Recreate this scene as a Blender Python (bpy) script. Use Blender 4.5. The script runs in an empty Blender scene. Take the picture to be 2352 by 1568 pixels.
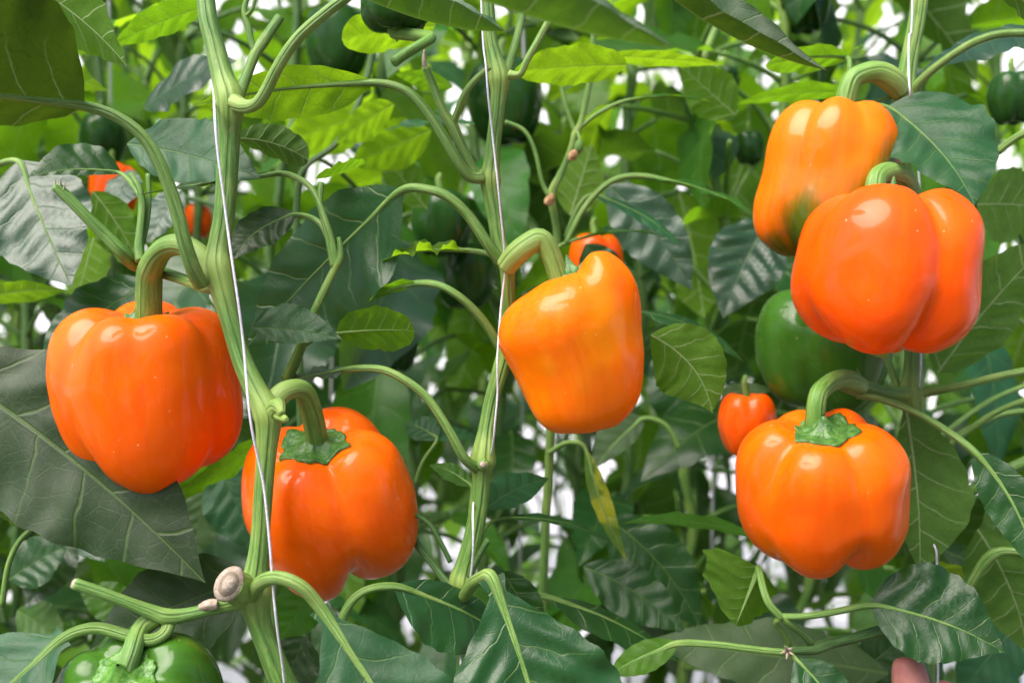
import bpy, math, random
from mathutils import Vector, Matrix, noise
from mathutils.bvhtree import BVHTree
R = math.radians
sc = bpy.context.scene
col = sc.collection
# ------------------------------------------------------------ camera, sky, sun
CAMZ = 1.05
cam = bpy.data.objects.new('camera', bpy.data.cameras.new('camera'))
col.objects.link(cam); sc.camera = cam
cam.location = (0, 0, CAMZ); cam.rotation_euler = (R(90), 0, 0)
cam.data.lens = 35; cam.data.sensor_width = 36
cam.data.clip_start = 0.02; cam.data.clip_end = 400
cam.data.dof.use_dof = True; cam.data.dof.focus_distance = 0.465; cam.data.dof.aperture_fstop = 7
SUN_EL, SUN_AZ = 54, -138         # azimuth from +Y towards +X: high, from behind the camera's left shoulder
w = bpy.data.worlds.new('World'); sc.world = w; w.use_nodes = True
nt = w.node_tree; bg = nt.nodes['Background']
sky = nt.nodes.new('ShaderNodeTexSky'); sky.sky_type = 'NISHITA'; sky.sun_disc = False
sky.sun_elevation = R(SUN_EL); sky.sun_rotation = R(SUN_AZ)
sky.air_density = .45; sky.dust_density = 3.0; sky.ozone_density = 0.6
nt.links.new(sky.outputs[0], bg.inputs[0]); bg.inputs[1].default_value = 0.15
sl = bpy.data.lights.new('sun', 'SUN'); sl.energy = 3.3; sl.angle = R(50); sl.color = (1, .95, .86)
sun = bpy.data.objects.new('sun', sl); col.objects.link(sun)
d = Vector((math.sin(R(SUN_AZ))*math.cos(R(SUN_EL)), math.cos(R(SUN_AZ))*math.cos(R(SUN_EL)), math.sin(R(SUN_EL))))
sun.rotation_euler = d.to_track_quat('Z', 'Y').to_euler()
sc.view_settings.view_transform = 'Standard'; sc.view_settings.look = 'None'
sc.view_settings.exposure = 1.0; sc.view_settings.gamma = 1.0
sc.cycles.max_bounces = 7; sc.cycles.diffuse_bounces = 3; sc.cycles.glossy_bounces = 3; sc.cycles.transmission_bounces = 5

K = 36/35/2352                    # metres per picture unit at one metre
def D(x, y, Y): return Vector(((x-1176)*K*Y, Y, CAMZ-(y-784)*K*Y))

# ------------------------------------------------------------ object helpers
ORG = {}
def link(o, parent, org):
    col.objects.link(o)
    if parent is not None:
        o.parent = parent; o.location = org-ORG[parent.name]
    else: o.location = org
    ORG[o.name] = org.copy()
    return o
def build(name, vs, fs, m, parent=None, org=None, uv=None, attr=None, smooth=True):
    org = org if org is not None else (ORG[parent.name] if parent is not None else Vector((0, 0, 0)))
    me = bpy.data.meshes.new(name)
    me.from_pydata([tuple(v-org) for v in vs], [], fs)
    if uv:
        lay = me.uv_layers.new(name='UVMap')
        for l in me.loops: lay.data[l.index].uv = uv[l.vertex_index]
    if attr:
        for an, vals in attr.items():
            a = me.attributes.new(an, 'FLOAT', 'POINT'); a.data.foreach_set('value', vals)
    if smooth: me.polygons.foreach_set('use_smooth', [True]*len(me.polygons))
    me.materials.append(m)
    return link(bpy.data.objects.new(name, me), parent, org)
def tag(o, label=None, cat=None, group=None, kind=None):
    if label: o['label'] = label
    if cat: o['category'] = cat
    if group: o['group'] = group
    if kind: o['kind'] = kind
    return o
def empty(name, org, label, cat, group=None):
    o = bpy.data.objects.new(name, None); o.empty_display_size = .03
    link(o, None, org); tag(o, label, cat, group); return o

# ------------------------------------------------------------ material helpers
class NT:
    def __init__(s, name):
        s.m = bpy.data.materials.new(name); s.m.use_nodes = True; s.t = s.m.node_tree
        for n in list(s.t.nodes): s.t.nodes.remove(n)
        s.out = s.n('OutputMaterial')
    def n(s, kind, **kw):
        x = s.t.nodes.new('ShaderNode'+kind)
        for k_, v in kw.items(): setattr(x, k_, v)
        return x
    def set(s, sock, v):
        if v is None: return
        if isinstance(v, bpy.types.NodeSocket): s.t.links.new(v, sock)
        elif isinstance(v, (tuple, list)) and len(v) == 3 and sock.type == 'RGBA': sock.default_value = (*v, 1)
        else: sock.default_value = v
    def M(s, op, a, b=None, c=None, clamp=False):
        x = s.n('Math', operation=op, use_clamp=clamp); s.set(x.inputs[0], a); s.set(x.inputs[1], b)
        if c is not None: s.set(x.inputs[2], c)
        return x.outputs[0]
    def ss(s, v, a, b, lo=0., hi=1.):
        x = s.n('MapRange', interpolation_type='SMOOTHSTEP'); s.set(x.inputs[0], v)
        for i, q in enumerate((a, b, lo, hi)): s.set(x.inputs[1+i], q)
        return x.outputs[0]
    def mix(s, f, a, b, mode='MIX'):
        x = s.n('Mix', data_type='RGBA', blend_type=mode); s.set(x.inputs[0], f); s.set(x.inputs[6], a); s.set(x.inputs[7], b)
        return x.outputs[2]
    def noise(s, vec, scale, detail=3, rough=.5):
        x = s.n('TexNoise'); s.set(x.inputs['Vector'], vec); x.inputs['Scale'].default_value = scale
        x.inputs['Detail'].default_value = detail; x.inputs['Roughness'].default_value = rough
        return x.outputs[0]
    def mapping(s, vec, scale=(1, 1, 1)):
        x = s.n('Mapping'); s.set(x.inputs[0], vec); x.inputs['Scale'].default_value = scale; return x.outputs[0]
    def bump(s, h, strength, dist):
        x = s.n('Bump'); s.set(x.inputs['Height'], h); x.inputs['Strength'].default_value = strength
        x.inputs['Distance'].default_value = dist; return x.outputs[0]
    def pbsdf(s, **kw):
        x = s.n('BsdfPrincipled')
        for k_, v in kw.items(): s.set(x.inputs[k_.replace('_', ' ')], v)
        return x

def leafmat(name, top, under, trans, tf=.42, dust=0., rough=.42, vein=.8, patch=None, spec=.3):
    s = NT(name)
    uvn = s.n('UVMap'); sp = s.n('SeparateXYZ'); s.set(sp.inputs[0], uvn.outputs[0])
    u, v = sp.outputs[0], sp.outputs[1]
    oi = s.n('ObjectInfo'); rnd = oi.outputs['Random']
    geo = s.n('NewGeometry'); back = geo.outputs['Backfacing']
    # wobble so that the veins do not run ruler straight
    wob = s.M('MULTIPLY', s.M('SUBTRACT', s.noise(uvn.outputs[0], 7., 2), .5), .06)
    av = s.M('ABSOLUTE', v); sg = s.M('SIGN', v)
    mid = s.ss(av, s.M('MULTIPLY_ADD', u, -.009, .012), s.M('MULTIPLY_ADD', u, -.003, .004))
    q = s.M('ADD', s.M('SUBTRACT', u, s.M('MULTIPLY', av, .8)), s.M('MULTIPLY', s.M('MULTIPLY', av, av), 1.0))
    p = s.M('MULTIPLY_ADD', s.M('ADD', s.M('ADD', q, wob), rnd), 5.6, s.M('MULTIPLY', sg, .27))
    dl = s.M('ABSOLUTE', s.M('SUBTRACT', s.M('FRACT', p), .5))      # 0 at a vein, .5 between
    lat = s.ss(dl, .045, .006)
    lat = s.M('MULTIPLY', lat, s.ss(av, .40, .05))
    vo = s.n('TexVoronoi', feature='DISTANCE_TO_EDGE'); s.set(vo.inputs['Vector'], uvn.outputs[0]); vo.inputs['Scale'].default_value = 17
    net = s.ss(vo.outputs['Distance'], .06, .0)
    vo2 = s.n('TexVoronoi', feature='DISTANCE_TO_EDGE'); s.set(vo2.inputs['Vector'], uvn.outputs[0]); vo2.inputs['Scale'].default_value = 48
    net2 = s.ss(vo2.outputs['Distance'], .08, .0)
    veins = s.M('MAXIMUM', mid, s.M('MULTIPLY', lat, .75))
    big = s.noise(uvn.outputs[0], 4., 3)
    geo_p = s.n('TexCoord').outputs['Object']
    grain = s.noise(geo_p, 1500., 2)
    hs = s.n('HueSaturation')
    s.set(hs.inputs['Hue'], s.M('MULTIPLY_ADD', rnd, .03, .485)); s.set(hs.inputs['Value'], s.M('MULTIPLY_ADD', rnd, .5, .75))
    tc = s.mix(s.ss(big, .3, .7), top, tuple(c*.72 for c in top))
    if patch: tc = s.mix(s.ss(s.noise(uvn.outputs[0], 3., 4), .46, .6), tc, patch)
    s.set(hs.inputs['Color'], tc)
    ctop = s.mix(s.M('MULTIPLY', veins, .55*vein), hs.outputs[0], (.16, .27, .07))
    ctop = s.mix(s.M('MULTIPLY', net, .05), ctop, (.14, .24, .07))
    if dust:
        ctop = s.mix(s.M('MULTIPLY', s.ss(s.noise(geo_p, 1500., 4, .7), .56, .74), dust*.6), ctop, (.42, .42, .36))
        ctop = s.mix(s.M('MULTIPLY', s.ss(s.noise(geo_p, 40., 3), .4, .7), dust*.35), ctop, (.25, .27, .22))
    cun = s.mix(s.M('MULTIPLY', veins, .8), s.mix(s.ss(big, .3, .7), under, tuple(c*.8 for c in under)), (.42, .52, .27))
    cun = s.mix(s.M('MULTIPLY', net, .25), cun, tuple(c*.55 for c in under))
    base = s.mix(back, ctop, cun)
    h = s.M('MULTIPLY', s.M('COSINE', s.M('MULTIPLY', s.M('SUBTRACT', dl, .5), 6.283)), .32)
    h = s.M('ADD', h, s.M('MULTIPLY', veins, -.7)); h = s.M('ADD', h, s.M('MULTIPLY', net, -.08))
    h = s.M('ADD', h, s.M('MULTIPLY', net2, -.05)); h = s.M('ADD', h, s.M('MULTIPLY', grain, .03))
    h = s.M('ADD', h, s.M('MULTIPLY', big, 1.2))
    bn = s.bump(h, .5, .0009)
    pr = s.pbsdf(Base_Color=base, Roughness=s.M('MULTIPLY_ADD', back, .28, s.M('MULTIPLY_ADD', grain, .12, rough-.06)),
                 Normal=bn, Specular_IOR_Level=s.M('MULTIPLY_ADD', back, -spec*.6, spec))
    tl = s.n('BsdfTranslucent')
    tcol = s.mix(s.M('MULTIPLY', veins, .55), trans, tuple(c*.45 for c in trans))
    tcol = s.mix(s.M('MULTIPLY', net, .55), tcol, tuple(c*.5 for c in trans))
    tcol = s.mix(s.M('MULTIPLY', net2, .2), tcol, tuple(c*.6 for c in trans))
    tcol = s.mix(s.ss(s.noise(geo_p, 60., 3), .35, .75), tcol, tuple(c*.8 for c in trans))
    s.set(tl.inputs[0], tcol); s.set(tl.inputs[1], bn)
    mx = s.n('MixShader'); mx.inputs[0].default_value = tf
    s.t.links.new(pr.outputs[0], mx.inputs[1]); s.t.links.new(tl.outputs[0], mx.inputs[2])
    s.t.links.new(mx.outputs[0], s.out.inputs[0])
    return s.m

def stemmat(name, a, b, nodec):
    s = NT(name)
    uvn = s.n('UVMap'); tc = s.n('TexCoord').outputs['Object']
    st = s.noise(s.mapping(uvn.outputs[0], (22, 3.5, 1)), 1., 4, .65)
    su = s.n('SeparateXYZ'); s.set(su.inputs[0], uvn.outputs[0])
    gr_ = s.ss(s.M('ABSOLUTE', s.M('SUBTRACT', s.M('FRACT', s.M('MULTIPLY', su.outputs[0], 3.)), .5)), .10, .02)
    big = s.noise(tc, 45., 3)
    c = s.mix(s.ss(st, .44, .58), a, b); c = s.mix(s.M('MULTIPLY', gr_, .4), c, tuple(q*.45 for q in a))
    c = s.mix(s.ss(big, .5, .75, 0, .55), c, nodec)
    at = s.n('Attribute', attribute_name='node'); c = s.mix(s.M('MULTIPLY', at.outputs['Fac'], .75), c, nodec)
    sc_ = s.ss(s.noise(s.mapping(tc, (1, 1, .35)), 330., 3, .7), .66, .74, 0, .8)
    c = s.mix(sc_, c, (.30, .24, .12))
    h = s.M('ADD', s.M('MULTIPLY', st, 1.), s.M('MULTIPLY', s.noise(tc, 1800., 2), .22)); h = s.M('SUBTRACT', h, s.M('MULTIPLY', gr_, .8))
    pr = s.pbsdf(Base_Color=c, Roughness=.5, Normal=s.bump(h, .7, .0009), Specular_IOR_Level=.4,
                 Subsurface_Weight=.12, Subsurface_Scale=.004)
    pr.inputs['Subsurface Radius'].default_value = (.5, 1, .2)
    s.t.links.new(pr.outputs[0], s.out.inputs[0]); return s.m

def fruitmat(name, a, b, c3, green=(.075, .115, .004), rough=.36, coat=.34):
    s = NT(name)
    tc = s.n('TexCoord').outputs['Object']
    uvn = s.n('UVMap').outputs[0]
    streak = s.noise(s.mapping(uvn, (26, 1.6, 1)), 1., 3, .55)
    big = s.noise(tc, 22., 2)
    c = s.mix(s.ss(streak, .35, .7), a, b)
    c = s.mix(s.ss(big, .5, .72, 0, .75), c, c3)
    fine = s.noise(tc, 700., 2)
    c = s.mix(s.ss(fine, .45, .8, 0, .14), c, c3)
    vs_ = s.n('TexVoronoi'); s.set(vs_.inputs['Vector'], tc); vs_.inputs['Scale'].default_value = 150
    spk = s.M('MULTIPLY', s.ss(vs_.outputs['Distance'], .10, .05), s.ss(s.noise(tc, 60., 2), .5, .6)); c = s.mix(s.M('MULTIPLY', spk, .5), c, (.95, .55, .25))
    at = s.n('Attribute', attribute_name='green')
    gn = s.M('MULTIPLY', at.outputs['Fac'], s.M('MULTIPLY_ADD', s.noise(s.mapping(uvn, (22, 3., 1)), 1., 5, .6), 1.5, .25))
    c = s.mix(s.ss(gn, .06, .75), c, green)
    h = s.M('ADD', s.M('MULTIPLY', s.noise(tc, 900., 2), .10), s.M('MULTIPLY', s.noise(tc, 110., 2), .9))
    h = s.M('ADD', h, s.M('MULTIPLY', streak, .8))
    pr = s.pbsdf(Base_Color=c, Roughness=s.M('MULTIPLY_ADD', s.noise(tc, 60., 3), .14, rough-.07), Normal=s.bump(h, .35, .0007),
                 Specular_IOR_Level=.10, Subsurface_Weight=.3, Subsurface_Scale=.008, Coat_Weight=coat, Coat_Roughness=.11)
    pr.inputs['Subsurface Radius'].default_value = (1, .25, .05)
    s.t.links.new(pr.outputs[0], s.out.inputs[0]); return s.m

def plain(name, c, rough=.6, nscale=200., c2=None, bump=.3, dist=.0005, **kw):
    s = NT(name); tc = s.n('TexCoord').outputs['Object']
    n_ = s.noise(tc, nscale, 4, .6)
    pr = s.pbsdf(Base_Color=s.mix(s.ss(n_, .35, .65), c, c2 or tuple(x*.7 for x in c)), Roughness=rough, Normal=s.bump(n_, bump, dist), **kw)
    s.t.links.new(pr.outputs[0], s.out.inputs[0]); return s.m

LM = {
 'dark': leafmat('dark_leaf', (.013, .064, .014), (.055, .115, .022), (.13, .32, .010), .26, rough=.33, spec=.42),
 'teal': leafmat('teal_leaf', (.018, .086, .030), (.07, .14, .03), (.15, .36, .015), .26, rough=.42, vein=.6),
 'blue': leafmat('glossy_leaf', (.020, .062, .034), (.07, .14, .035), (.18, .40, .015), .26, rough=.34, vein=.5, spec=.55),
 'mid': leafmat('green_leaf', (.030, .115, .014), (.08, .17, .022), (.27, .58, .012), .45),
 'bright': leafmat('young_leaf', (.060, .17, .013), (.10, .20, .02), (.42, .74, .015), .54),
 'dusty': leafmat('dusty_leaf', (.016, .052, .014), (.045, .095, .014), (.12, .26, .015), .18, dust=.28, rough=.46, spec=.26, vein=.5),
 'shade': leafmat('shaded_leaf', (.02, .045, .014), (.028, .055, .008), (.10, .20, .010), .2, rough=.5, spec=.3),  # shadow on the near top left leaf, put into its dark colours
 'pale': leafmat('pale_leaf', (.07, .13, .06), (.10, .20, .045), (.26, .50, .05), .34, dust=.15, rough=.5),
 'yellow': leafmat('yellowing_leaf', (.07, .16, .03), (.12, .2, .04), (.5, .7, .03), .5, patch=(.42, .42, .03)),
}
STEM = stemmat('green_stem', (.085, .20, .035), (.15, .28, .065), (.29, .40, .09))
STEMD = stemmat('dark_stem', (.045, .11, .025), (.09, .19, .05), (.15, .25, .07))
PET = stemmat('leaf_stalk_green', (.11, .23, .04), (.20, .33, .09), (.28, .38, .10))
CAL = plain('calyx_green', (.035, .115, .018), .35, 260., (.08, .19, .035), .9, .0014)
STK = stemmat('fruit_stalk_green', (.10, .23, .035), (.16, .30, .06), (.30, .40, .11))
ORA = fruitmat('orange_skin', (.94, .128, .001), (.93, .104, .001), (.95, .165, .002))
ORY = fruitmat('golden_orange_skin', (.94, .180, .001), (.93, .150, .001), (.95, .30, .003))
ORM = fruitmat('amber_orange_skin', (.90, .165, .002), (.88, .135, .002), (.88, .24, .003))
ORR = fruitmat('deep_orange_skin', (.94, .100, .001), (.93, .082, .001), (.94, .125, .002))
GRN = fruitmat('green_skin', (.045, .140, .012), (.035, .11, .010), (.07, .19, .015), rough=.26)
GRD = fruitmat('dark_green_skin', (.016, .062, .010), (.012, .045, .008), (.022, .08, .010), rough=.22)
STRING = plain('white_twine', (.72, .70, .78), .8, 900., (.55, .53, .62), .6, .0004)
CUT = plain('cut_wood', (.42, .35, .29), .8, 700., (.28, .21, .15), .5, .0004)
DRY = plain('dry_brown', (.25, .12, .05), .8, 500., (.42, .28, .14), .8, .001)

# ------------------------------------------------------------ shape helpers
def crom(pts, n):
    """Catmull-Rom through tuples, n steps per span"""
    out = []; m = len(pts)
    for i in range(m-1):
        p0, p1, p2, p3 = pts[max(i-1, 0)], pts[i], pts[i+1], pts[min(i+2, m-1)]
        for j in range(n):
            t = j/n
            out.append(tuple(.5*((2*b)+(-a+c)*t+(2*a-5*b+4*c-d_)*t*t+(-a+3*b-3*c+d_)*t**3) for a, b, c, d_ in zip(p0, p1, p2, p3)))
    out.append(tuple(pts[-1])); return out
def tube_mesh(P, seg=16, step=6, ridge=.0, seed=0, bump=.05, nridge=5, soft=3):
    """P: list of (Vector, radius, node)"""
    q = crom([(*p[0], p[1], p[2]) for p in P], step)
    pts = [Vector(a[:3]) for a in q]; rad = [max(a[3], 1e-5) for a in q]; nod = [min(max(a[4], 0), 1) for a in q]
    for _ in range(soft): pts = [pts[0]]+[(pts[i-1]+pts[i]*2+pts[i+1])/4 for i in range(1, len(pts)-1)]+[pts[-1]]
    vs, fs, uv, at = [], [], [], []
    N = None; L = 0
    for i, p in enumerate(pts):
        T = (pts[min(i+1, len(pts)-1)]-pts[max(i-1, 0)]).normalized()
        if N is None: N = T.orthogonal().normalized()
        N = (N-T*N.dot(T)).normalized(); B = T.cross(N)
        if i: L += (p-pts[i-1]).length
        for j in range(seg):
            a = 2*math.pi*j/seg
            r = rad[i]*(1+ridge*math.cos(nridge*a+L*6)*(1-nod[i])+bump*(noise.noise(Vector((math.cos(a)*1.2+seed, math.sin(a)*1.2, L*60)))))
            vs.append(p+(N*math.cos(a)+B*math.sin(a))*r); uv.append((j/seg, L*20)); at.append(nod[i])
        if i:
            b0 = (i-1)*seg; b1 = i*seg
            for j in range(seg): fs.append((b0+j, b0+(j+1) % seg, b1+(j+1) % seg, b1+j))
    for e, idx in ((0, 0), (1, (len(pts)-1)*seg)):
        c = len(vs); vs.append(pts[0 if e == 0 else -1]); uv.append((.5, 0)); at.append(0)
        for j in range(seg):
            f = (c, idx+(j+1) % seg, idx+j) if e == 0 else (c, idx+j, idx+(j+1) % seg)
            fs.append(f)
    return vs, fs, uv, at
def tube(name, pix, m, parent=None, Y=None, seg=14, ridge=.04, seed=0, org=None, step=6, bump=.05, nridge=5):
    """pix: (x, y, Y, r[, node]) in picture units"""
    P = []
    for p in pix: P.append((D(p[0], p[1], p[2]), p[3]*K*p[2], p[4] if len(p) > 4 else 0))
    vs, fs, uv, at = tube_mesh(P, seg, step, ridge, seed, bump, nridge)
    return build(name, vs, fs, m, parent, org if org is not None else P[0][0], uv, {'node': at})

def lprof(t, p, q):
    if t <= 0 or t >= 1: return 0.
    m = p/(p+q); return (t**p*(1-t)**q)/(m**p*(1-m)**q)
def leaf_mesh(c0, c1, c2, wl, wr, n0, n1, fold=.15, curl=.1, wave=.08, nu=26, nv=12, seed=0, p=.85, q=1.15, quilt=.03, bw=.0):
    rr = random.Random(seed); ph = [rr.uniform(0, 6.28) for _ in range(4)]; fr = rr.uniform(2.2, 3.6)
    vs, fs, uv = [], [], []
    L = max((c1-c0).length+(c2-c1).length, 1e-4)*.93
    for i in range(nu+1):
        t = i/nu; t = t*t*(3-2*t)*.35+t*.65
        c = c0*(1-t)**2+c1*2*t*(1-t)+c2*t*t
        T = ((c1-c0)*(1-t)+(c2-c1)*t).normalized()
        n = n0*(1-t)+n1*t; n = (n-T*n.dot(T)).normalized(); S = T.cross(n)
        w_ = lprof(t, p, q)
        if t < .2: w_ = max(w_, bw*(1-t/.2))
        for j in range(nv+1):
            s = -1+2*j/nv; s = math.copysign(abs(s)**.9, s)
            W = (wl if s < 0 else wr)*w_
            a = abs(s); sd = 0 if s < 0 else 1
            wv = wave*(a**2)*math.sin(6.283*fr*t+ph[sd])+wave*.5*(a**3)*math.sin(6.283*fr*2.3*t+ph[2+sd])
            ql = quilt*math.sin(6.283*6.3*(t-.8*a*W/L))*math.sin(math.pi*min(a*1.05, 1))*min(1, w_*1.4)
            edge = 1+.025*math.sin(6.283*fr*3.1*t+ph[sd])*a
            vs.append(c+S*s*W*math.cos(fold*a)*edge+n*(W*a*math.sin(fold)+W*(wv+ql)-curl*W*a*a))
            uv.append((t, s*W/L))
    for i in range(nu):
        for j in range(nv):
            a = i*(nv+1)+j; fs.append((a, a+1, a+nv+2, a+nv+1))
    return vs, fs, uv
def cv(n):  # (right, up, towards camera) -> world
    return Vector((n[0], -n[2], n[1])).normalized()
LEAVES = [0]
def leaf(plant, base, tip, hw, n=(0, .3, 1), mat='dark', bend=(0, 0, 0), n2=None, fold=.15, curl=.1, wave=.08, stalk=None, sr=(7, 5), label=None, p=.85, q=1.15, nu=34, nv=16, quilt=.03, bw=.04, smat=None):
    LEAVES[0] += 1
    b = D(*base); t = D(*tip)
    mx, my, mY = (base[0]+tip[0])/2+bend[0], (base[1]+tip[1])/2+bend[1], (base[2]+tip[2])/2+bend[2]
    c = D(mx, my, mY)
    wl, wr = hw if isinstance(hw, tuple) else (hw, hw)
    s = K*(base[2]+tip[2])/2
    vs, fs, uv = leaf_mesh(b, c, t, wl*s, wr*s, cv(n), cv(n2 or n), fold, curl, wave, nu, nv, LEAVES[0], p, q, quilt, bw)
    o = build('leaf', vs, fs, LM[mat], plant, b, uv)
    if label: o['label'] = label
    # midrib ridge on the underside and the stalk are one sub-part
    if stalk is not None:
        pts = [(*x, sr[0]+(sr[1]-sr[0])*i/max(len(stalk), 1)) for i, x in enumerate(stalk)]
        pts = [(pp[0], pp[1], pp[2], pp[3], 0) for pp in pts]
        tdir = (c-b).normalized(); P = [(D(a[0], a[1], a[2]), a[3]*K*a[2], 0) for a in pts]
        P.append((b, sr[1]*K*base[2], 0))
        nn = cv(n)
        for tt, rf in ((.2, .7), (.45, .45), (.7, .25), (.93, .08)):
            cc = b*(1-tt)**2+c*2*tt*(1-tt)+t*tt*tt
            P.append((cc-nn*sr[1]*K*base[2]*rf*.55, sr[1]*K*base[2]*rf, 0))
        v2, f2, u2, a2 = tube_mesh(P, 10, 6, .06, LEAVES[0], .03, 3)
        build('leaf_stalk', v2, f2, smat or PET, o, P[0][0], u2, {'node': a2})
    return o

def lut(tab, h):
    n_ = len(tab)
    for i in range(n_-1):
        (a, va), (b, vb) = tab[i], tab[i+1]
        if h >= b or i == n_-2:
            t = min(max((a-h)/(a-b), 0), 1); vp = tab[i-1][1] if i else va; vn = tab[i+2][1] if i+2 < n_ else vb
            ap = tab[i-1][0] if i else a+(a-b); bn = tab[i+2][0] if i+2 < n_ else b-(a-b)
            m0 = (vb-vp)/(ap-b)*(a-b); m1 = (vn-va)/(a-bn)*(a-b)
            return (2*t**3-3*t*t+1)*va+(t**3-2*t*t+t)*m0+(3*t*t-2*t**3)*vb+(t**3-t*t)*m1
    return tab[-1][1]
def adist(a, b): return abs((a-b+math.pi) % (2*math.pi)-math.pi)
def fruit_mesh(W, H, grooves, lobes, Wt, Xt, cav, bot, dep, seed, nu=72, nv=56, n=3.7, green=None, rc=.68):
    """local frame: x right, y away from the viewer, z up; angle 0 faces the viewer"""
    lob = sorted([(R(a) % (2*math.pi), t, b, r) for a, t, b, r in lobes])
    def lobe(th):
        th %= 2*math.pi
        for i in range(len(lob)):
            a = lob[i]; b = lob[(i+1) % len(lob)]; span = (b[0]-a[0]) % (2*math.pi); dd = (th-a[0]) % (2*math.pi)
            if dd <= span:
                t = dd/span; t = t*t*(3-2*t); return [a[k_]+(b[k_]-a[k_])*t for k_ in (1, 2, 3)]
        return lob[0][1:]
    vs, fs, uv, gr = [], [], [], []
    for i in range(nv+1):
        f = i/nv; phi = math.pi*(f+.035*math.sin(2*math.pi*f*1)*-1)
        phi = min(max(phi, 1e-4), math.pi-1e-4)
        sn, cz = math.sin(phi), math.cos(phi); dn = (sn**n+abs(cz)**n)**(1/n); s = sn/dn; h0 = cz/dn
        for j in range(nu):
            th = 2*math.pi*j/nu
            tz, bz, rs = lobe(th)
            top = max(0, h0)**2*(3-2*max(0, h0)); botm = max(0, -h0)**2*(3-2*max(0, -h0))
            g = 0; gz_t = 0; gz_b = 0
            for ga, gt, gm, gb in grooves:
                dd = adist(th, R(ga)); e = math.exp(-(math.sqrt(dd*dd+.004)-.063)/.30)
                gg = gm+(gt-gm)*top+(gb-gm)*botm
                g += gg*e; gz_t += gt*math.exp(-(math.sqrt(dd*dd+.01)-.1)/.30); gz_b += gb*math.exp(-(math.sqrt(dd*dd+.01)-.1)/.30)
            rad = s*(rs*(1-g))
            k1 = min(s/rc, 1); k1 = k1*k1*(3-2*k1)
            h = h0
            if h0 > 0: h = h0*(1+tz*k1*h0)-cav*(1-k1)*top-gz_t*.55*top*k1
            else: h = h0*(1-bz*k1*h0)+bot*(1-k1)*botm+gz_b*.5*botm*k1
            wt = lut(Wt, h0); xt = lut(Xt, h0)
            nz = 1+.055*noise.noise(Vector((math.sin(th)*1.3+seed*3, math.cos(th)*1.3, h0*1.2)))+.014*noise.noise(Vector((math.sin(th)*3.5+seed*3, math.cos(th)*3.5, h0*3)))
            x = W*(math.sin(th)*rad*wt*nz+xt); y = -W*dep*math.cos(th)*rad*wt*nz
            vs.append(Vector((x, y, H*h))); uv.append((j/nu, f))
            gr.append(green(math.degrees((th+math.pi) % (2*math.pi)-math.pi), h0) if green else 0.)
    for i in range(nv):
        for j in range(nu):
            a, b = i*nu+j, i*nu+(j+1) % nu; fs.append((a, a+nu, b+nu, b))
    return vs, fs, uv, gr
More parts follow.
